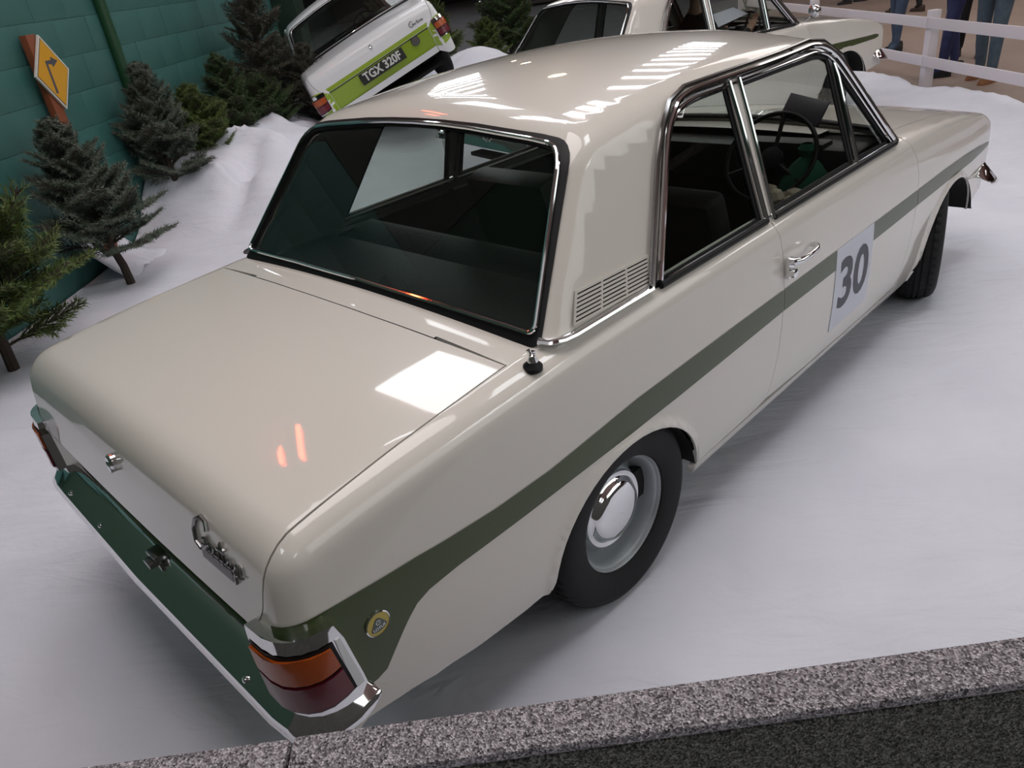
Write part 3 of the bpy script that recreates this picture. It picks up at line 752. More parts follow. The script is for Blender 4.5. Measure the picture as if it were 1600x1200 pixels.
    if 'aerial' in extras:
        b = body_top(.817, -.742); m = MB(); m.lathe([(.023, -.004), (.023, .006), (.015, .014), (.011, .022)], 28, axis_to((0, -.1, 1), b)); ab = m.build('aerial_base', RUBBER, car)
        m = MB(); m.lathe([(.013, .016), (.013, .020), (.009, .028), (.008, .034), (.001, .036)], 20, axis_to((0, -.1, 1), b)); m.box((b[0] + .008, b[1] + .006, b[2] + .03), (.016, .010, .012)); m.tube([Vector(b) + Vector((0, 0, .028)), Vector(b) + Vector((-.004, .004, .046))], .005, 8); m.build('aerial_stud', CHROME, ab)
    return car

# ---------------------------------------------------------------- materials of the hall
def carpet_mat(name, c1, c2, c3):
    m = bpy.data.materials.new(name); m.use_nodes = True; nt = m.node_tree; b = nt.nodes['Principled BSDF']; b.inputs['Roughness'].default_value = .95; b.inputs['Specular IOR Level'].default_value = .1
    tc = nt.nodes.new('ShaderNodeTexCoord'); v = nt.nodes.new('ShaderNodeTexVoronoi'); v.inputs['Scale'].default_value = 430
    sp = nt.nodes.new('ShaderNodeSeparateColor'); r = nt.nodes.new('ShaderNodeValToRGB'); e = r.color_ramp.elements
    e[0].position = .0; e[0].color = (*c1, 1); e[1].position = 1; e[1].color = (*c3, 1); k = e.new(.5); k.color = (*c2, 1)
    n = nt.nodes.new('ShaderNodeTexNoise'); n.inputs['Scale'].default_value = 120; n.inputs['Detail'].default_value = 4
    mx = nt.nodes.new('ShaderNodeMix'); mx.data_type = 'RGBA'; mx.blend_type = 'MULTIPLY'; mx.inputs[0].default_value = .55
    rr = nt.nodes.new('ShaderNodeMapRange'); rr.inputs[1].default_value = .35; rr.inputs[2].default_value = .65; rr.inputs[3].default_value = .45; rr.inputs[4].default_value = 1.3
    bu = nt.nodes.new('ShaderNodeBump'); bu.inputs['Strength'].default_value = .9; bu.inputs['Distance'].default_value = .004
    L = nt.links.new; L(tc.outputs['Object'], v.inputs['Vector']); L(tc.outputs['Object'], n.inputs['Vector']); L(v.outputs['Color'], sp.inputs[0]); L(sp.outputs[0], r.inputs[0])
    L(n.outputs['Fac'], rr.inputs[0]); L(r.outputs[0], mx.inputs[6]); L(rr.outputs[0], mx.inputs[7]); L(mx.outputs[2], b.inputs['Base Color']); L(v.outputs['Distance'], bu.inputs['Height']); L(bu.outputs[0], b.inputs['Normal'])
    return m
CARPET = carpet_mat('grey_speckled_carpet', (.085, .076, .084), (.34, .31, .33), (.66, .62, .65))
CARPETD = carpet_mat('dark_speckled_carpet', (.035, .035, .033), (.13, .13, .12), (.28, .28, .25))
TEAL = mat('teal_masonry_paint', (.030, .125, .115), .55, noise=(1.3, (.045, .135, .115), .35, .7), bump=(38, .35), bdist=.006)
TEALJ = mat('teal_mortar', (.030, .12, .11), .7)
GREENP = mat('dark_green_gloss', (.012, .060, .022), .4)
FLOORM = mat('brown_concrete', (.235, .175, .140), .55, noise=(.8, (.30, .225, .19), .3, .7))
DFLOOR = mat('charcoal_floor_carpet', (.11, .11, .12), .9, noise=(3, (.14, .14, .155), .3, .7))
SNOW = mat('white_fleece_cloth', (.69, .705, .79), .85, spec=.2, noise=(2.2, (.76, .775, .85), .3, .7), bump=(55, .25), bdist=.006)
FENCEW = mat('white_painted_wood', (.72, .68, .72), .5)
BARK = mat('bark', (.045, .032, .025), .9, bump=(90, .5))
WOOD = mat('orange_brown_timber', (.20, .055, .018), .6, bump=(30, .2))
def needle(name, a, b): return mat(name, a, .6, noise=(9, b, .35, .65))
NEEDLES = [needle('grey_green_needles', (.035, .060, .034), (.15, .18, .14)), needle('dark_green_needles', (.018, .045, .012), (.06, .10, .03)),
           needle('yellow_green_needles', (.03, .065, .012), (.12, .17, .035)), needle('dull_brown_needles', (.022, .030, .018), (.09, .085, .06))]

def cloth_relief(m):
    nt = m.node_tree; L = nt.links.new; b = nt.nodes['Principled BSDF']; old = [n for n in nt.nodes if n.type == 'BUMP'][0]
    tc = nt.nodes.new('ShaderNodeTexCoord'); mp = nt.nodes.new('ShaderNodeMapping'); mp.inputs['Rotation'].default_value = (0, 0, math.radians(-43.5)); L(tc.outputs['Object'], mp.inputs['Vector'])
    n0 = nt.nodes.new('ShaderNodeTexNoise'); n0.inputs['Scale'].default_value = .8; L(tc.outputs['Object'], n0.inputs['Vector'])
    sx = nt.nodes.new('ShaderNodeSeparateXYZ'); L(mp.outputs[0], sx.inputs[0])
    def mth(op, a, bb=None, c=None):
        q = nt.nodes.new('ShaderNodeMath'); q.operation = op
        for i, v in enumerate((a, bb, c)):
            if v is None: continue
            if isinstance(v, (int, float)): q.inputs[i].default_value = v
            else: L(v, q.inputs[i])
        return q.outputs[0]
    fr = mth('FRACT', mth('MULTIPLY_ADD', sx.outputs[0], 1.7, mth('MULTIPLY', n0.outputs['Fac'], .8)))
    seam = mth('MULTIPLY', mth('SMOOTH_MAX', mth('SUBTRACT', 1, mth('MULTIPLY', fr, 14)), 0, .2), .35)
    fx = mth('FRACT', mth('MULTIPLY_ADD', sx.outputs[1], .8, mth('MULTIPLY', n0.outputs['Fac'], .6))); cross = mth('MULTIPLY', mth('SMOOTH_MAX', mth('SUBTRACT', 1, mth('MULTIPLY', fx, 25)), 0, .2), .2)
    n1 = nt.nodes.new('ShaderNodeTexNoise'); n1.inputs['Scale'].default_value = 3.2; n1.inputs['Detail'].default_value = 3; n1.inputs['Distortion'].default_value = 1.2
    mp2 = nt.nodes.new('ShaderNodeMapping'); mp2.inputs['Scale'].default_value = (2.2, .7, 1); L(mp.outputs[0], mp2.inputs[0]); L(mp2.outputs[0], n1.inputs['Vector'])
    hgt = mth('ADD', mth('ADD', seam, cross), mth('MULTIPLY', n1.outputs['Fac'], 1.5))
    bu = nt.nodes.new('ShaderNodeBump'); bu.inputs['Strength'].default_value = .55; bu.inputs['Distance'].default_value = .022; L(hgt, bu.inputs['Height']); L(old.outputs[0], bu.inputs['Normal']); L(bu.outputs[0], b.inputs['Normal'])
cloth_relief(SNOW)
# ---------------------------------------------------------------- floor, walls, roof of the hall
fl = mesh_obj('floor', [(-12, -14, -.02), (34, -14, -.02), (34, 34, -.02), (-12, 34, -.02)], [(0, 1, 2, 3)], FLOORM); fl['kind'] = 'structure'
WD = Vector((.7414, .6711, 0)); WN = Vector((-.6711, .7414, 0)); WA = Vector((.98, 4.116, 0))     # wall runs along WD, away from the hall along WN
def wp(s, d, z): return WA + WD*s - WN*d + Vector((0, 0, z))
RWALL = Matrix((WD, WN, Vector((0, 0, 1)))).transposed()
wb = MB(); wb.box(tuple(wp(1.95, -.16, 1.33)), (8.5, .28, 2.86), RWALL); wall = wb.build('wall_left', TEALJ, smooth=False); wall['kind'] = 'structure'
wu = MB(); wu.box(tuple(wp(1.95, -.17, 4.63)), (8.5, .30, 3.72), RWALL); o = wu.build('wall_left_upper', mat('dark_upper_cladding', (.035, .040, .034), .7), smooth=False); o['kind'] = 'structure'
wx = MB(); wx.box(tuple(wp(-7.4, -.22, 3.2)), (10.2, .28, 6.6), RWALL); o = wx.build('wall_left_reflected', mat('bottle_green_reflection', (.014, .050, .028), .7), smooth=False); o['kind'] = 'structure'  # unseen wall extension, added so the bumper reflects dark green
def block_mesh():
    b = MB(); b.box((0, 0, 0), (.438, .03, .2472)); o = b.build('block', TEAL, bevel=.001); me = o.data; bpy.data.objects.remove(o); return me
blk = block_mesh()
for r in range(0, 11):
    for c in range(-5, 14):
        s = c*.44 + (.22 if r % 2 else 0)
        if r > 8 and s > 0: continue
        o = link('block', blk, wall); o.rotation_euler = (0, 0, math.atan2(WD.y, WD.x)); o.location = wp(s, -.009 + .0015*math.sin(s*9 + r*5), -.005 + .249*(r + .5))
cd = MB(); cd.tube([wp(1.78, .035, z) for z in (.0, 1, 2, 3, 4)], .048, 16)
for z in (.6, 1.9): cd.box(tuple(wp(1.78, .02, z)), (.15, .03, .03), RWALL)
tag(cd.build('drain_pipe', GREENP), 'dark green painted vertical pipe fixed to the teal wall', 'pipe')
pl = MB(); pl.box(tuple(wp(6.35, .12, 2.2)), (.42, .35, 5.0), RWALL); pl.box(tuple(wp(6.95, .02, 2.2)), (.10, .12, 5.0), RWALL); o = pl.build('trim_1', mat('very_dark_green_paint', (.010, .028, .018), .5), bevel=.01); o['kind'] = 'structure'
wr = MB(); wr.box((11.0, 33, 3), (46, .3, 7)); o = wr.build('wall_back', mat('dark_hall_cladding', (.020, .022, .024), .8), smooth=False); o['kind'] = 'structure'
wr = MB(); wr.box((34, 10, 3), (.3, 48, 7)); o = wr.build('wall_far', mat('beige_hall_cladding', (.22, .18, .15), .8), smooth=False); o['kind'] = 'structure'
GW = mat('dark_green_hall_cladding', (.012, .045, .028), .7)
wr = MB(); wr.box((-12, 10, 3), (.3, 48, 7)); o = wr.build('wall_behind', GW, smooth=False); o['kind'] = 'structure'
wr = MB(); wr.box((11.0, -14, 3), (46, .3, 7)); o = wr.build('wall_right', mat('grey_hall_cladding', (.16, .16, .15), .8), smooth=False); o['kind'] = 'structure'
# roof with rooflights (strips of translucent sheet, each a part of the roof)
ROOFM = mat('roof_lining', (.36, .24, .22), .8)
ce = MB(); ce.box((11, 10, 6.62), (46, 48, .2)); ceil = ce.build('ceiling', ROOFM, smooth=False); ceil['kind'] = 'structure'
SKY = mat('lit_rooflight', (.8, .85, .9), .6, emit=(.93, .97, 1), power=7)
LAMP = mat('warm_lamp', (1, .9, .7), .4, emit=(1, .80, .50), power=40)
HEATM = mat('glowing_element', (1, .2, .1), .4, emit=(1, .10, .035), power=26)
def strip_mesh(lx, ly):
    b = MB(); b.box((0, 0, 0), (lx, ly, .06)); o = b.build('rooflight_strip', SKY, smooth=False); me = o.data; bpy.data.objects.remove(o); return me
big = strip_mesh(1.35, 1.6); thin = strip_mesh(.22, 1.5); wide = strip_mesh(.55, 2.0)
def light_at(me, x, y, rz=0):
    o = link('rooflight_strip', me, ceil); o.location = (x, y, 6.45); o.rotation_euler = (0, 0, rz)
for x, y in [(4.9, 5.5), (4.55, -1.7), (-5.0, -1.5)]: light_at(big, x, y)
for x0, y0, n in [(15.5, -2.5, 5), (7.5, 3.9, 3), (-4, -8, 5), (5, -8, 5), (14, -8, 5)]:
    for k in range(n): light_at(thin, x0 + k*.48, y0 + .1*k, -.1)
for k in range(10): light_at(wide, 7.4 + k*2.3*.66, 8.2 + k*2.3*.75, .85)
for k in range(12): light_at(thin, 10.3 + k*1.5*.88, 4.9 + k*1.5*.45, .45)
for k in range(5): light_at(thin, 3.6 + k*.62, 3.55 - k*.06, 1.2)
# two infra-red heaters and a row of lamps hung under the roof
def heater(x, y, z, rz, label, tilt=0):
    h = empty('infrared_heater', (x, y, z), rz); h.rotation_euler = (0, tilt, rz); tag(h, label, 'heater', 'glowing red heaters under the roof')
    b = MB(); b.box((0, 0, .12), (.80, .95, .14), taper=.7); b.tube([(0, 0, .1), (0, 0, 6.50 - z)] if not tilt else [(0, 0, .1), (0, 0, .4)], .015, 6); b.build('reflector', DCHROME, h)
    for k in (-1, 0, 1):
        e = MB(); e.tube([(k*.30, -.42, 0), (k*.30, .42, 0)], .035, 8); e.build('heating_element', HEATM, h)
heater(1.72, 4.85, 5.3, 2.6, 'three-bar red glowing heater hung high near the teal wall')
heater(13.2, -8.8, 2.95, -.60, 'three-bar red glowing heater lower down by the far right wall', -1.0)
for x, y, nr in [(10.2, 7.4, 'nearest'), (17.5, 15.6, 'middle'), (25.2, 24.0, 'farthest')]:
    l = empty('hanging_lamp', (x, y, 5.5)); tag(l, nr + ' of the three small warm lamps hung under the hall roof', 'lamp', 'warm lamps under the hall roof')
    b = MB(); b.lathe([(.05, .25), (.2, .05), (.24, .0)], 20); b.tube([(0, 0, .2), (0, 0, 1.02)], .01, 6); b.build('shade', DCHROME, l); b = MB(); b.lathe([(.001, -.02), (.12, -.01), (.20, .03)], 20); b.build('bulb', LAMP, l)

# ---------------------------------------------------------------- fleece snow: flat sheet with folds, rising into a bank under the tilted car
def smooth(t): t = np.clip(t, 0, 1); return t*t*(3 - 2*t)
FOLDS = [(rng.uniform(0, PI), rng.uniform(1.0, 4.5), rng.uniform(0, 9), rng.uniform(.3, 1)) for _ in range(14)]
def snow_h(x, y):
    dx, dy = x - WA.x, y - WA.y; s = dx*WD.x + dy*WD.y; d = -(dx*WN.x + dy*WN.y)
    hs = cat(s, [-2, .7, 1.1, 1.5, 1.9, 2.5, 3.5, 4.5, 6.5, 9, 12], [0, 0, .08, .36, .50, .56, .50, .36, .30, .20, .1])
    prof = 1 - smooth((d - .45)/1.75)
    h = np.maximum(hs, 0)*prof
    for bx, by, ra, rb, hh in ((6.15, 5.0, 1.3, .62, .62), (7.9, 7.0, 1.5, .85, .60), (5.2, 3.95, .9, .5, .10)):
        ax, ay = x - bx, y - by; a = ax*.47 + ay*.88; b = -ax*.88 + ay*.47
        h = h + hh*np.exp(-(a/ra)**2 - (b/rb)**2)
    ax, ay = x - 2.78, y - 4.62; a = ax*WD.x + ay*WD.y + .1*ay; b = -ax*WD.y + ay*WD.x; h = h - .16*np.exp(-(a/.42)**2 - (b/.10)**2) - .07*np.exp(-((a + .25)/.14)**2 - ((b - .28)/.25)**2) - .06*np.exp(-((a - .15)/.12)**2 - ((b - .33)/.22)**2)
    near = np.exp(-(np.maximum(d, 0)/2.2)**2)
    r = np.zeros_like(x)
    for a, f, p, w in FOLDS:
        t = (x*math.cos(a) + y*math.sin(a))*f + p + .8*np.sin(1.3*x - .7*y + p); r = r + w*(1 - np.abs(np.sin(t)))**3
    return np.maximum(h + r*.0042 + r*.045*near*np.clip(h*2.5, 0, 1)*(d > -.2), 0)
def snow_edge(x, y):
    """inside the sheet? its border on the hall side wanders"""
    e = 8.35 - .38*(y - 1.0) + .10*np.sin(3.1*y) + .06*np.sin(7.3*y + 1)
    return x < e
nx, ny = 250, 250
X = np.linspace(-6.5, 10.5, nx); Y = np.linspace(-6.5, 9.5, ny); GX, GY = np.meshgrid(X, Y)
xe = np.where(GY > 0, 7.75 + .72*GY, 7.75 + .95*GY); xe = np.where(GY < -1, 6.8 + .2*(GY + 1), xe); xe = np.where(GY > 1.9, 9.12 + .25*(GY - 1.9), xe) + .05*np.sin(5.1*GY) + .05*np.sin(9.7*GY + 1)
GX2 = np.minimum(GX, xe)
H = snow_h(GX2, GY)
# rolled, lumpy hem along the open edge
H = H + .10*np.exp(-((xe - GX2)/.22)**2)*(.5 + .5*np.sin(GY*2.3 + .6)**2)*(GY < 3.6) * (1 - np.exp(-((xe - GX2)/.03)**2))
dw = (-(GX2 - WA.x)*WN.x - (GY - WA.y)*WN.y)
px = np.where(dw < .02, GX2 + (dw - .02)*WN.x*(1), GX2); py = np.where(dw < .02, GY + (dw - .02)*WN.y, GY)
up = np.clip(-(dw - .02), 0, .16 + .10*np.sin(GX2*5)*np.sin(GX2*2.1 + 1))*.35*(GX2 < 5.4)
s_al = (px - WA.x)*WD.x + (py - WA.y)*WD.y
ok = (dw > -.25) | (s_al > 6.0)
Vs = np.stack([px, py, H + up*0 + .004], -1).reshape(-1, 3); Fs = []
okf = ok.reshape(-1); same = np.abs(GX - GX2).reshape(-1)
for j in range(ny - 1):
    for i in range(nx - 1):
        a = j*nx + i; q = (a, a + 1, a + nx + 1, a + nx)
        if all(okf[k] for k in q) and not (same[a] > 1e-6 and same[a + nx] > 1e-6): Fs.append(q)
used = sorted({k for q in Fs for k in q}); mp = {k: i for i, k in enumerate(used)}
sn = mesh_obj('snow_cloth', Vs[used], [[mp[k] for k in q] for q in Fs], SNOW, smooth=True)
tag(sn, 'white fleece fake snow spread over the floor and banked up under the tilted car', 'snow cloth')
def ground(x, y): return float(snow_h(np.array([x], float), np.array([y], float))[0]) + .004
# loose corner of fleece standing against the wall behind the small fir
lv = []; lf = []
for i in range(9):
    for j in range(7):
        s_, t_ = i/8, j/6; p = wp(.28 + .55*s_, .05 + .32*t_**1.3 + .03*math.sin(s_*9), 0); lv.append((p.x, p.y, .02 + (.22 - .10*s_ + .05*math.sin(s_*7 + 1))*(1 - t_)**1.2 + .02*math.sin(9*s_ + 5*t_)))
for i in range(8):
    for j in range(6): lf.append((i*7 + j, i*7 + j + 1, (i + 1)*7 + j + 1, (i + 1)*7 + j))
o = mesh_obj('fleece_flap', lv, lf, SNOW, smooth=True); tag(o, 'turned-up flap of white fleece against the teal wall behind the short-trunked fir', 'snow cloth'); md = o.modifiers.new('t', 'SOLIDIFY'); md.thickness = .004
o = mesh_obj('floor_carpet', [(9.5, 8, -.012), (30, 8, -.012), (33, 32, -.012), (5, 32, -.012)], [(0, 1, 2, 3)], DFLOOR); tag(o, 'charcoal carpet on the floor of the hall beyond the tilted car', 'carpet')
o = MB(); o.box((18.9, 17.9, -.004), (.10, 9, .012), Matrix.Rotation(.78, 3, 'Z')); tag(o.build('carpet_edging', mat('grey_edging', (.24, .24, .24), .6)), 'pale grey edging strip across the charcoal floor carpet', 'strip')

# ---------------------------------------------------------------- carpeted half-height screens in front of the camera
PD = Vector((.739, -.673, 0)); PN = Vector((.673, .739, 0)); P0 = Vector((-.0930, -1.246, 0))
RP = Matrix((PD, PN, Vector((0, 0, 1)))).transposed()
def screen(a, b, label, dz):
    s = empty('carpeted_screen', tuple(P0 + PD*(a + b)/2 - PN*.0275)); tag(s, label, 'screen')
    t = MB(); t.box((0, 0, .9925 + dz), (b - a - .004, .055, .015), RP); t.build('top_capping', CARPET, s, bevel=.006)
    t = MB(); t.box((0, 0, .49 + dz), (b - a - .006, .051, .982), RP); t.build('board', CARPETD, s, bevel=.004)
screen(-2.2, 0, 'carpet-covered half-height screen, grey top edge, at the lower left', -.002)
screen(0, 2.4, 'carpet-covered half-height screen, grey top edge, across the lower right', 0)

# ---------------------------------------------------------------- the three cars (and a dark one far off)
main = make_car('saloon_car', 'cream two-door saloon with green side stripe and number 30 in the foreground', (0, 0, 0), 0, steer=(.34, 0), detail=1.6, extras=('script', 'nameplate', 'aerial'))
kids = {}
for c in main.children: kids.setdefault(c.name.split('.')[0], []).append(c)
door_r = [c for c in kids['door'] if min(v.co.y for v in c.data.vertices) < -.5][0]
quarter_r = [c for c in kids['rear_quarter_panel'] if min(v.co.y for v in c.data.vertices) < -.5][0]
cd_ = panel('number_card', SIDE, S3([(2.296, .668), (2.46, .669), (2.612, .670), (2.612, .50), (2.612, .352), (2.45, .350), (2.290, .350), (2.292, .50)]), CARD, door_r, sgn=-1, off=.0022, rim=.0015)
cd_['label'] = 'white card with a dark grey 30'
def on_door(x, y):
    X_ = 2.452 + x; Z_ = .508 + y; return (X_, -float(side_y(X_, Z_)[0]) - .0032, Z_)
decal_text('number_30', '30', .262, on_door, INK, cd_, bold=.007)
# round badge on the green flare
n0 = Vector((0, -1, .0)); bc = Vector((.253, -.788, .577)); nb = Vector(normal(F_body, np.array([[.253, -.787, .577]]))[0])
Mb = Matrix((Vector((1, 0, 0)), nb.cross(Vector((1, 0, 0))).normalized(), nb)).transposed().to_4x4(); Mb = Matrix.Translation(bc) @ Mb
b = MB(); b.lathe([(.0295, -.004), (.0295, .003), (.027, .0045)], 36, Mb); bd = b.build('round_badge', CHROME, quarter_r)
b = MB(); b.lathe([(.027, .0035), (.001, .0038)], 36, Mb); b.build('enamel_field', BADGE_Y, bd)
tri = [(-.0205, -.010), (-.012, -.0165), (0, -.0185), (.012, -.0165), (.0205, -.010), (.012, .004), (.006, .013), (0, .0165), (-.006, .013), (-.012, .004)]
upv = Mb.to_3x3() @ Vector((0, 1, 0)); flip = 1 if upv.z > 0 else -1
def bm_pt(x, y, h=.0044): return Mb @ Vector((x, flip*y, h))
b = MB(); b.add([tuple(bm_pt(x, y)) for x, y in fillet(tri, .005, 3)], [tuple(range(len(fillet(tri, .005, 3))))]); b.build('badge_triangle', BADGE_G, bd)
decal_text('badge_lettering', 'LOTUS', .0098, lambda x, y: tuple(bm_pt(x, y - .0105 + 14*x*x*.6, .0050)), WHITE, bd, bold=.0002)
b = MB(); b.tube([bm_pt(.0052*math.cos(t), .004 + .0052*math.sin(t), .005) for t in [2*PI*k/16 for k in range(16)]], .0006, 5, closed=True); b.build('badge_monogram', WHITE, bd)
decal_text('badge_initials', 'ACBC', .0036, lambda x, y: tuple(bm_pt(x, y + .004, .0050)), WHITE, bd)

second = make_car('saloon_car', 'cream two-door saloon with thin olive stripe behind the number 30 car', (3.917, 2.827, 0), -.211, steer=(.45, 0), side_stripe='dark', detail=.8, extras=('mirror',))
m = MB(); mp_ = (2.99, -.845, .985)
m.tube([(2.97, -.755, .90), (2.985, -.80, .94), mp_], .008, 8); m.lathe([(.048, -.03), (.052, -.01), (.045, .02), (.025, .04), (.001, .046)], 24, axis_to((1, -.1, .1), mp_)); m.build('door_mirror', CHROME, second)

third = make_car('saloon_car', 'white two-door saloon with lime green tail band, tilted on the snow bank', (4.905, 4.861, .405), 0, steer=(0, 0), paint=WHITE, stripe=LIME, bumper=False, side_stripe='none', detail=.8, tail_band=LIME, extras=('script',))
third.rotation_mode = 'QUATERNION'
third.rotation_quaternion = (Matrix.Rotation(1.077, 3, 'Z') @ Matrix.Rotation(-.383, 3, 'X') @ Matrix.Rotation(.062, 3, 'Y')).to_quaternion()
lid3 = [c for c in third.children if c.name.startswith('boot_lid')][0]; tp3 = [c for c in third.children if c.name.startswith('tail_panel')][0]
panel('green_band', BACKX, [(-.60, .625), (.60, .625), (.62, .664), (-.62, .664)], LIME, lid3, sgn=1, F=F_body, off=.0012, rim=0)
for sg in (-1, 1):
    panel('green_band', SIDE, SIDE.inv([back_pt(.606, .42), back_pt(.606, .612), back_pt(.70, .672), back_pt(.76, .676)] + on_side([(.13, .672), (.145, .56), (.14, .44)]) + [back_pt(.76, .425)]), LIME,
          [c for c in third.children if c.name.startswith('rear_quarter_panel')][0 if sg < 0 else 1], sgn=sg, off=.0012, rim=0)
panel('lower_white_band', BACKX, [(-.598, .362), (.598, .362), (.598, .425), (-.598, .425)], WHITE, tp3, sgn=1, F=F_body, off=.0012, rim=0)
pc = back_pt(0, .545); b = MB(); Mt = Matrix.Rotation(.13, 3, 'Y'); b.box((pc[0] - .008, 0, .548), (.008, .53, .115), Mt); pn = b.build('number_plate', mat('plate_black', (.012, .012, .012), .35), tp3)
decal_text('plate_lettering', 'TGX 320F', .112, lambda x, y: (pc[0] - .0135 + y*.13, -x*.93, .548 + y), mat('plate_silver', (.62, .64, .62), .4), pn, bold=.0035)
fp_ = back_pt(-.425, .575); b = MB(); Mf = axis_to((-1, 0, .1), fp_); b.lathe([(.047, -.004), (.047, .008), (.040, .014), (.034, .008), (.018, .008), (.012, .016), (.001, .016)], 32, Mf); b.build('filler_cap', mat('grey_cap', (.10, .10, .09), .5, .3), tp3)

dark = make_car('saloon_car', 'black car parked far back on the charcoal carpet', (22.6, 22.6, -.01), -.75, paint=BLACKP, stripe=BLACKP, side_stripe='none', detail=.5, tail_band=BLACKP)

# ---------------------------------------------------------------- fir trees
def twig_mesh(name, L, mt, seed, dens=1.0, droop=.0):
    """a side branch along +x: stem, side twigs and needles"""
    r = np.random.default_rng(seed); mb = MB(); N = []
    def stem(a, b, r0, r1): mb.tube([a, a.lerp(b, .5) + Vector((0, 0, .01*L)), b], [r0, (r0 + r1)/2, r1], 5, mi=0)
    a = Vector((0, 0, 0)); tip = Vector((L, 0, -droop*L)); segs = [(a, tip)]; stem(a, tip, .010*L + .003, .003)
    n = int(9*dens) + 2
    for k in range(n):
        t = .18 + .8*k/n; p = a.lerp(tip, t); l = L*(.48*(1 - t) + .12)
        for sd in (-1, 1):
            an = sd*r.uniform(.6, .95); q = p + Vector((math.cos(an)*l, math.sin(an)*l, r.uniform(-.05, .10)*l)); segs.append((p, q)); stem(p, q, .004, .002)
            if l > .11:
                for t2 in (.4, .7):
                    p2 = p.lerp(q, t2); a2 = an + sd*r.uniform(.3, .8); q2 = p2 + Vector((math.cos(a2), math.sin(a2), r.uniform(-.1, .2)))*l*.42; segs.append((p2, q2))
    V = []; F = []
    for p, q in segs:
        d = q - p; l = d.length; d.normalize(); m = max(6, int(l/.0042*dens)); u = d.orthogonal().normalized(); w = d.cross(u)
        for k in range(m):
            c = p + d*(l*(k + r.random())/m*1.02); an = r.uniform(0, 2*PI); o = (u*math.cos(an) + w*math.sin(an)); e = c + (o*.8 + d*.65 + Vector((0, 0, .12)))*r.uniform(.022, .036)
            sdv = d.cross(o)*.0026; b = len(V); V += [tuple(c - sdv), tuple(c + sdv), tuple(e)]; F.append((b, b + 1, b + 2))
    mb.add(V, F, mi=1)
    me = bpy.data.meshes.new(name); me.from_pydata(mb.v, [], mb.f); me.materials.append(BARK); me.materials.append(mt)
    me.polygons.foreach_set('material_index', mb.m); return me
TW = {}
for mi in range(4):
    for k in range(2): TW[(mi, k)] = twig_mesh('branch', .40, NEEDLES[mi], 10*mi + k, dens=(1.0 if mi < 3 else .75))
def fir(loc, h, spread, mi, label, trunk_clear=.12, lean=(0, 0), n=44, seed=1, sparse_top=False, scale_up=1.0):
    r = np.random.default_rng(seed); z0 = loc[2] if len(loc) > 2 else ground(loc[0], loc[1]); t = empty('fir_tree', (loc[0], loc[1], z0)); tag(t, label, 'tree', 'cut fir trees round the snow scene')
    ln = lambda z: Vector((lean[0]*z, lean[1]*z, z))
    m = MB(); m.tube([ln(h*k/8) + Vector((.008*math.sin(k*2.1), .008*math.cos(k*1.7), 0)) for k in range(9)], [max(.004, .026*(1 - k/8)**.8*h**.5 + .004) for k in range(9)], 8)
    m.build('trunk', BARK, t)
    for k in range(n):
        f = (k + .5)/n; z = h*(trunk_clear + (1 - trunk_clear)*f**.9); L = spread*(1 - f)**.75*(.8 + .4*r.random()) + .06
        if f < .12: L *= .85
        an = k*2.399 + r.uniform(-.3, .3); o = link('branch', TW[(mi, k % 2)], t); s = L/.40
        o.location = ln(z); pitch = -.30 - .65*f + r.uniform(-.50, .20); o.rotation_euler = (r.uniform(-.4, .4), pitch, an); o.scale = (s, max(s, .55)*.95, max(s, .6))
    for k in range(3):
        o = link('branch', TW[(mi, k % 2)], t); o.location = ln(h*(.9 + .01*k)); o.rotation_euler = (k, -1.45 + .12*k, k*2.1); o.scale = (.35, .35, .35)
    return t
fir((.36, 3.08), 1.28, .62, 2, 'dark green fir tree at the left edge, nearest of all the firs', .10, (-.0, 0), 84, 3)
fir((1.37, 3.90), 1.12, .42, 0, 'frosty grey-green fir on a short bare trunk below the yellow sign', .20, (-.09, .05), 84, 4)
fir((2.30, 4.92, .36), .95, .40, 0, 'bushy fir with upright tips beside the foot of the green pipe', .03, (.0, 0), 80, 5)
fir((2.80, 5.28, .42), .62, .38, 2, 'low bushy green fir right of the pipe, on the edge of the snow bank', .03, (0, 0), 64, 6)
fir((3.35, 5.72, .42), .80, .36, 1, 'small thin-topped fir between the bushy fir and the tall brown fir', .05, (0, 0), 50, 7)
fir((3.78, 5.90, .42), .52, .42, 1, 'low spreading fir at the foot of the tall brown fir', .04, (0, 0), 50, 17)
fir((4.15, 6.30, .35), 1.75, .50, 3, 'tall brownish fir with a bare pointed top, left of the tilted white car', .05, (-.02, 0), 90, 8)
fir((4.50, 6.05, .30), .85, .42, 3, 'dull dark fir tucked against the left side of the tilted white car', .04, (0, 0), 56, 9)
fir((8.9, 9.0), 1.15, .50, 2, 'green fir just right of the tilted white car', .04, (0, 0), 60, 10)
fir((9.75, 8.7), .80, .45, 2, 'low light green fir on the snow crest right of the tilted white car', .04, (0, 0), 50, 11)
fir((10.9, 9.3, 0), 1.9, .75, 1, 'tall dark fir behind the second cream car rear window', .03, (0, 0), 70, 12)
fir((9.6, 11.4, 0), 1.7, .62, 1, 'tall dark fir behind the lime green tailed car roof', .03, (0, 0), 70, 13)
fir((12.2, 4.95, 0), 1.05, .34, 2, 'narrow fir beyond the windscreen of the second cream car, by the white fence', .04, (0, 0), 50, 14)

# ---------------------------------------------------------------- arrow sign on a timber post
sg_ = empty('arrow_sign', tuple(wp(1.02, .30, 0))); tag(sg_, 'yellow diamond road sign with black bent arrow on a timber post', 'sign')
Rs = Matrix((WD, WN, Vector((0, 0, 1)))).transposed()

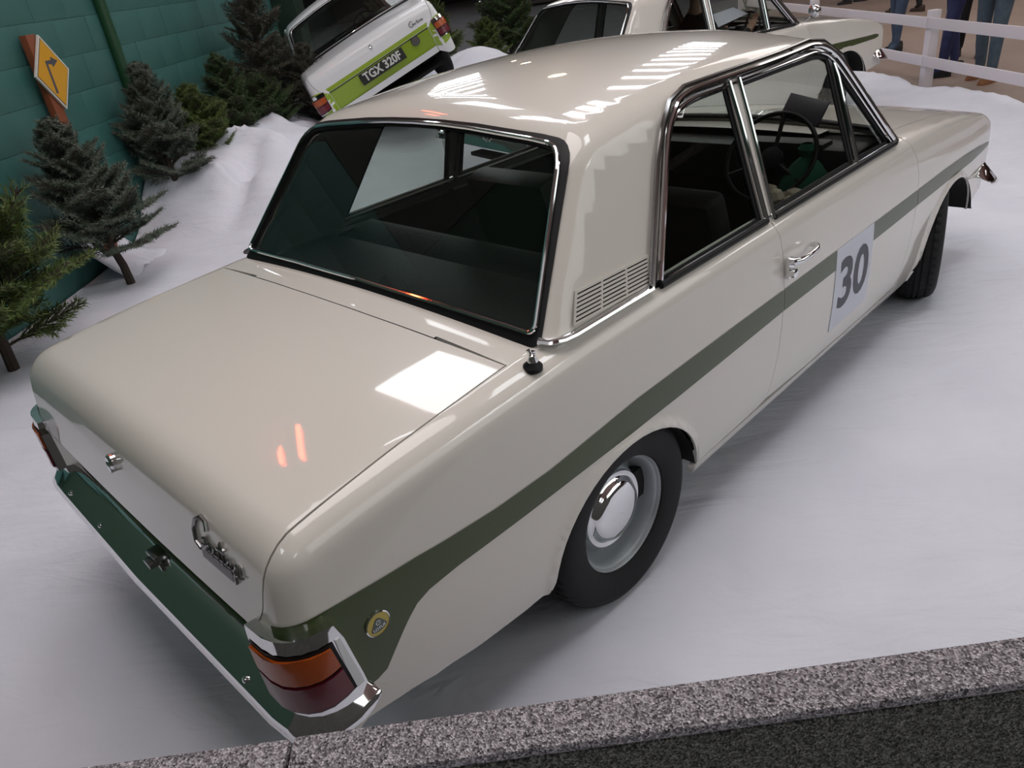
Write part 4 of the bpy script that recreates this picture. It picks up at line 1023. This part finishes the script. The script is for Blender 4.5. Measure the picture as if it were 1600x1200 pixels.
b = MB(); b.box(tuple(-WD*.383 + WN*.235 + Vector((0, 0, .84))), (.105, .05, 1.66), Rs); b.build('post', WOOD, sg_, bevel=.003)
def sp(s_, z_, d_): return tuple(WD*(s_ - 1.02) + WN*.30 - WN*d_ + Vector((0, 0, z_)))
def slab(name, pts, d0, d1, m_):
    n_ = len(pts); b = MB(); b.add([sp(x, z, d0) for x, z in pts] + [sp(x, z, d1) for x, z in pts], [tuple(range(n_))[::-1], tuple(range(n_, 2*n_))] + [(i, (i + 1) % n_, n_ + (i + 1) % n_, n_ + i) for i in range(n_)]); return b.build(name, m_, pn_, smooth=False)
pn_ = sg_
DI = [(.697, 1.662), (.904, 1.416), (.697, 1.170), (.490, 1.416)]
pn_ = slab('diamond_panel', DI, .095, .1095, mat('white_sheet_edge', (.62, .60, .55), .4))
sh = lambda k: [(.697 + (x - .697)*k, 1.416 + (z - 1.416)*k) for x, z in DI]
slab('black_line', sh(.915), .1095, .1110, INK); slab('yellow_face', sh(.885), .1110, .1122, mat('road_sign_yellow', (.62, .31, .012), .4))
slab('bent_arrow', [(.668, 1.284), (.642, 1.284), (.652, 1.497), (.723, 1.497), (.728, 1.517), (.795, 1.484), (.723, 1.450), (.715, 1.470), (.672, 1.474)], .1122, .1135, INK)


# ---------------------------------------------------------------- white rail fence

fd = Vector((.657, .754, 0)).normalized(); fn = Vector((.754, -.657, 0)); f0 = Vector((8.72, 1.10, -.02)); RF = Matrix((fd, fn, Vector((0, 0, 1)))).transposed()
fc = empty('rail_fence', tuple(f0)); tag(fc, 'white two-rail wooden fence round the snow scene, people behind it', 'fence')
for t_ in (-5.6, -2.8, 0, 2.8, 5.6):
    b = MB(); b.box(tuple(fd*t_ + Vector((0, 0, .367))), (.095, .095, .735), RF); b.build('post', FENCEW, fc, bevel=.006)
for z_ in (.262, .622):
    for t_ in (-4.2, -1.4, 1.4, 4.2):
        b = MB(); b.box(tuple(fd*t_ + fn*-.055 + Vector((0, 0, z_))), (2.795, .022, .10), RF); b.build('rail', FENCEW, fc, bevel=.004)


# ---------------------------------------------------------------- people beyond the fence
SKIN = mat('skin', (.45, .27, .19), .5); HAIRM = mat('brown_hair', (.06, .035, .02), .7)
def person(loc, rz, label, jeans, top, shoe, h=1.75, stride=.10, seed=0, hair=HAIRM):
    r = random.Random(seed); p = empty('person', loc, rz); tag(p, label, 'person'); k = h/1.75
    J = {}; names = []; co = []; rad = []; ed = []
    def v(n, x, y, z, ra, par=None):
        J[n] = len(co); co.append((x*k, y*k, z*k)); rad.append(ra*k)
        if par is not None: ed.append((J[par], J[n]))
    v('pel', 0, 0, .95, .135); v('sp', 0, 0, 1.15, .125, 'pel'); v('ch', 0, 0, 1.34, .15, 'sp'); v('nk', .0, 0, 1.49, .06, 'ch'); v('hd0', .01, 0, 1.55, .055, 'nk'); v('hd1', .02, 0, 1.62, .085, 'hd0'); v('hd2', .01, 0, 1.70, .075, 'hd1')
    for s, n in ((1, 'l'), (-1, 'r')):
        f = stride*s
        v('hip' + n, 0, .095*s, .88, .098, 'pel'); v('kn' + n, .02 + f*.5, .105*s, .49, .068, 'hip' + n); v('an' + n, f, .115*s, .10, .052, 'kn' + n); v('ft' + n, f + .10, .13*s, .05, .035, 'an' + n)
        v('sh' + n, 0, .17*s, 1.41, .065, 'ch'); v('el' + n, -.02, .25*s, 1.14, .045, 'sh' + n); v('wr' + n, .10, .23*s, .93, .032, 'el' + n); v('pm' + n, .13, .225*s, .865, .030, 'wr' + n)
        for q, (dx, dy) in enumerate(((.020, .0), (.010, .0), (-.002, .0), (-.014, .0))):
            v('f%d' % q + n, .13 + dx, (.225 + dy)*s, .81, .0095, 'pm' + n); v('g%d' % q + n, .128 + dx, .215*s, .775 + .006*abs(q - 1), .008, 'f%d' % q + n)
        v('th' + n, .155, .215*s, .85, .011, 'pm' + n); v('ti' + n, .165, .205*s, .815, .009, 'th' + n)
    me = bpy.data.meshes.new('body'); me.from_pydata(co, ed, []); o = link('body', me, p)
    sk = o.modifiers.new('s', 'SKIN'); sk.use_smooth_shade = True
    for i, d in enumerate(me.skin_vertices[0].data): d.radius = (rad[i], rad[i]); d.use_root = (i == 0)
    sb = o.modifiers.new('d', 'SUBSURF'); sb.levels = 1
    dg = bpy.context.evaluated_depsgraph_get(); m2 = bpy.data.meshes.new_from_object(o.evaluated_get(dg)); bpy.data.objects.remove(o)
    for m in (SKIN, jeans, top): m2.materials.append(m)
    for pl_ in m2.polygons:
        c = pl_.center/k; mi = 0
        if c.z < .98 and abs(c.y) < .20: mi = 1
        elif c.z < 1.49 and not (abs(c.y) > .16 and c.z < .95): mi = 2
        pl_.material_index = mi
    m2.polygons.foreach_set('use_smooth', [True]*len(m2.polygons)); link('body', m2, p)
    for s in (1, -1):
        f = stride*s; b = MB(); prof = [(-.09, .030, .10), (-.06, .042, .11), (.0, .045, .10), (.08, .048, .07), (.15, .046, .055), (.19, .026, .04)]
        vs = []; fs = []
        for x, w, hh in prof: vs += [((f + x)*k, (.122*s - w)*k, 0), ((f + x)*k, (.122*s + w)*k, 0), ((f + x)*k, (.122*s + w*.85)*k, hh*k*.6), ((f + x)*k, (.122*s + w*.4)*k, hh*k), ((f + x)*k, (.122*s - w*.4)*k, hh*k), ((f + x)*k, (.122*s - w*.85)*k, hh*k*.6)]
        for i in range(len(prof) - 1):
            for q in range(6): fs.append((i*6 + q, i*6 + (q + 1) % 6, (i + 1)*6 + (q + 1) % 6, (i + 1)*6 + q))
        fs += [tuple(range(6)), tuple(len(vs) - 6 + q for q in range(6))[::-1]]; b.add(vs, fs); b.build('shoe', shoe, p, angle=1.2)
        b = MB(); b.tube([((.01 + .0*s)*k, .082*s*k, 1.615*k), (.01*k, .092*s*k, 1.645*k), (.0, .088*s*k, 1.67*k)], [.010, .014, .008], 6); b.build('ear', SKIN, p)
        b = MB(); b.lathe([(.001, .004), (.009, .002), (.011, -.002)], 10, axis_to((1, 0, 0), (.098*k, .032*s*k, 1.655*k))); b.build('eye', INK, p)
    b = MB(); b.tube([(.095*k, 0, 1.655*k), (.118*k, 0, 1.615*k), (.100*k, 0, 1.605*k)], [.008, .013, .012], 6); b.build('nose', SKIN, p)
    b = MB(); b.tube([(.092*k, -.022*k, 1.575*k), (.099*k, 0, 1.573*k), (.092*k, .022*k, 1.575*k)], .005, 6); b.build('mouth', mat('lips', (.35, .12, .10), .5), p)
    b = MB(); b.lathe([(.098, -.02), (.100, .03), (.085, .07), (.05, .092), (.001, .098)], 20, Matrix.Translation((-.008*k, 0, 1.69*k)) @ Matrix.Rotation(-.35, 4, 'Y')); b.build('hair', hair, p)
    return p
DENIM = mat('blue_denim', (.045, .075, .13), .85, noise=(14, (.07, .105, .17), .3, .7)); NAVY = mat('navy_denim', (.020, .026, .085), .85, noise=(14, (.035, .04, .12), .3, .7)); GDEN = mat('grey_blue_denim', (.055, .085, .12), .85, noise=(14, (.085, .12, .15), .3, .7))
BLK = mat('black_cloth', (.012, .012, .013), .9); GRN = mat('dark_green_coat', (.03, .05, .035), .9); MAR = mat('maroon_coat', (.10, .02, .025), .9); TAN = mat('tan_leather', (.23, .09, .03), .6); BRN = mat('brown_leather', (.04, .022, .014), .5)
person((11.0, 2.28, -.02), 2.6, 'person in mid-blue jeans and dark shoes, left of the white fence post', DENIM, BLK, BLK, seed=1)
person((9.42, 1.12, -.02), 2.2, 'person in navy jeans standing right behind the white fence post', NAVY, GRN, BLK, 1.78, seed=2)
person((10.6, 1.28, -.02), 3.4, 'person in black trousers behind the person in navy jeans', BLK, BLK, BRN, 1.72, seed=3)
person((9.10, .66, -.02), 2.9, 'person in grey-blue jeans and tan boots behind the fence at the right', GDEN, MAR, TAN, 1.75, seed=4)
person((15.2, 3.70, -.02), 1.2, 'person in dark trousers and brown shoes farther back, between the jeans wearers', BLK, GDEN, BRN, 1.75, .16, seed=5)
person((17.4, 5.55, -.02), 2.2, 'person in dark trousers and black shoes, farthest back above the second car', BLK, MAR, BLK, 1.75, .18, seed=6)

# ---------------------------------------------------------------- things inside the cars
b = MB(); b.box((2.76, -.43, 1.035), (.010, .17, .10), Matrix.Rotation(.55, 3, 'Y') @ Matrix.Rotation(.2, 3, 'X')); tag(b.build('dark_plaque', mat('plaque_print', (.05, .05, .06), .4), bevel=.002), 'dark plaque propped on the dashboard of the number 30 car', 'plaque')
sk_ = MB(); sk_.lathe([(.06, .0), (.105, .05), (.115, .16), (.10, .27), (.055, .34), (.022, .37), (.035, .40), (.020, .42)], 24, Matrix.Translation((2.655, -.50, .515))); tag(sk_.build('green_sack', mat('green_felt', (.006, .10, .055), .9)), 'green felt sack on the driving seat of the number 30 car', 'sack')
fv = MB(); q = []
for k in range(9): fv.lathe([(.001, -.036), (.028, -.025), (.038, 0), (.028, .025), (.001, .036)], 12, Matrix.Translation((2.30 + .040*(k % 3) , -.59 + .04*(k//3), .775 + .018*((k*5) % 4))))
tag(fv.build('fleece_bundle', mat('beige_fleece', (.36, .32, .24), .95, bump=(80, .8))), 'beige fleece bundle on the front seat by the driver window of the number 30 car', 'fleece')

# driver and road map in the second car
P2M = Matrix.Translation((3.917, 2.827, 0)) @ Matrix.Rotation(-.211, 4, 'Z')
pv = [P2M @ Vector(p) for p in ((2.10, -.52, 1.085), (2.37, -.50, 1.105), (2.53, -.52, 1.035), (2.13, -.56, .985))]; pn2 = (pv[1] - pv[0]).cross(pv[3] - pv[0]).normalized()*.002
mesh_obj('road_map', pv + [p + pn2 for p in pv], [(0, 1, 2, 3), (7, 6, 5, 4), (0, 4, 5, 1), (1, 5, 6, 2), (2, 6, 7, 3), (3, 7, 4, 0)], CARD)
tag(bpy.data.objects['road_map'], 'white paper sheet held up in the side window of the second cream car', 'paper')
dr = empty('person', tuple(P2M @ Vector((2.22, -.34, .53))), -.211); tag(dr, 'person in dark clothes at the wheel of the second cream car, hand raised', 'person')
jt = [((0, 0, .10), .14, -1), ((-.08, 0, .32), .15, 0), ((-.13, 0, .50), .12, 1), ((-.12, 0, .585), .055, 2), ((-.10, 0, .64), .07, 3), ((-.095, 0, .71), .075, 4),
      ((-.12, -.16, .47), .06, 2), ((.10, -.24, .30), .046, 6), ((.34, -.17, .375), .034, 7), ((.40, -.16, .415), .032, 8),
      ((-.12, .16, .47), .06, 2), ((.12, .20, .26), .045, 10), ((.33, .13, .36), .033, 11), ((.38, .10, .39), .03, 12),
      ((.22, -.12, .07), .085, 0), ((.52, -.12, .10), .06, 14), ((.66, -.12, -.18), .045, 15), ((.22, .12, .07), .085, 0), ((.52, .12, .10), .06, 17), ((.66, .12, -.18), .045, 18)]
for q in range(4):
    jt.append(((.425, -.180 + .018*q, .452 + .006*(q in (1, 2))), .009, 9)); jt.append(((.440, -.184 + .021*q, .485 + .010*(q in (1, 2))), .0075, len(jt) - 1))
jt.append(((.40, -.125, .432), .010, 9)); jt.append(((.405, -.105, .455), .008, len(jt) - 1))
me = bpy.data.meshes.new('body'); me.from_pydata([j[0] for j in jt], [(j[2], i) for i, j in enumerate(jt) if j[2] >= 0], []); o = link('body', me, dr)
sk2 = o.modifiers.new('s', 'SKIN'); sk2.use_smooth_shade = True
for i, d in enumerate(me.skin_vertices[0].data): d.radius = (jt[i][1],)*2; d.use_root = (i == 0)
o.modifiers.new('d', 'SUBSURF').levels = 1
m2 = bpy.data.meshes.new_from_object(o.evaluated_get(bpy.context.evaluated_depsgraph_get())); bpy.data.objects.remove(o)
for m in (SKIN, BLK): m2.materials.append(m)
for p_ in m2.polygons: p_.material_index = 0 if (p_.center.z > .56 and p_.center.x < .1) or (p_.center.x > .31 and .33 < p_.center.z) else 1
m2.polygons.foreach_set('use_smooth', [True]*len(m2.polygons)); link('body', m2, dr)
b = MB(); b.lathe([(.085, -.03), (.088, .02), (.07, .06), (.04, .078), (.001, .082)], 18, Matrix.Translation((-.11, 0, .735)) @ Matrix.Rotation(-.3, 4, 'Y')); b.build('hair', HAIRM, dr)
b = MB(); b.tube([(-.02, 0, .70), (.0, 0, .675), (-.02, 0, .665)], [.007, .012, .010], 6); b.build('nose', SKIN, dr)
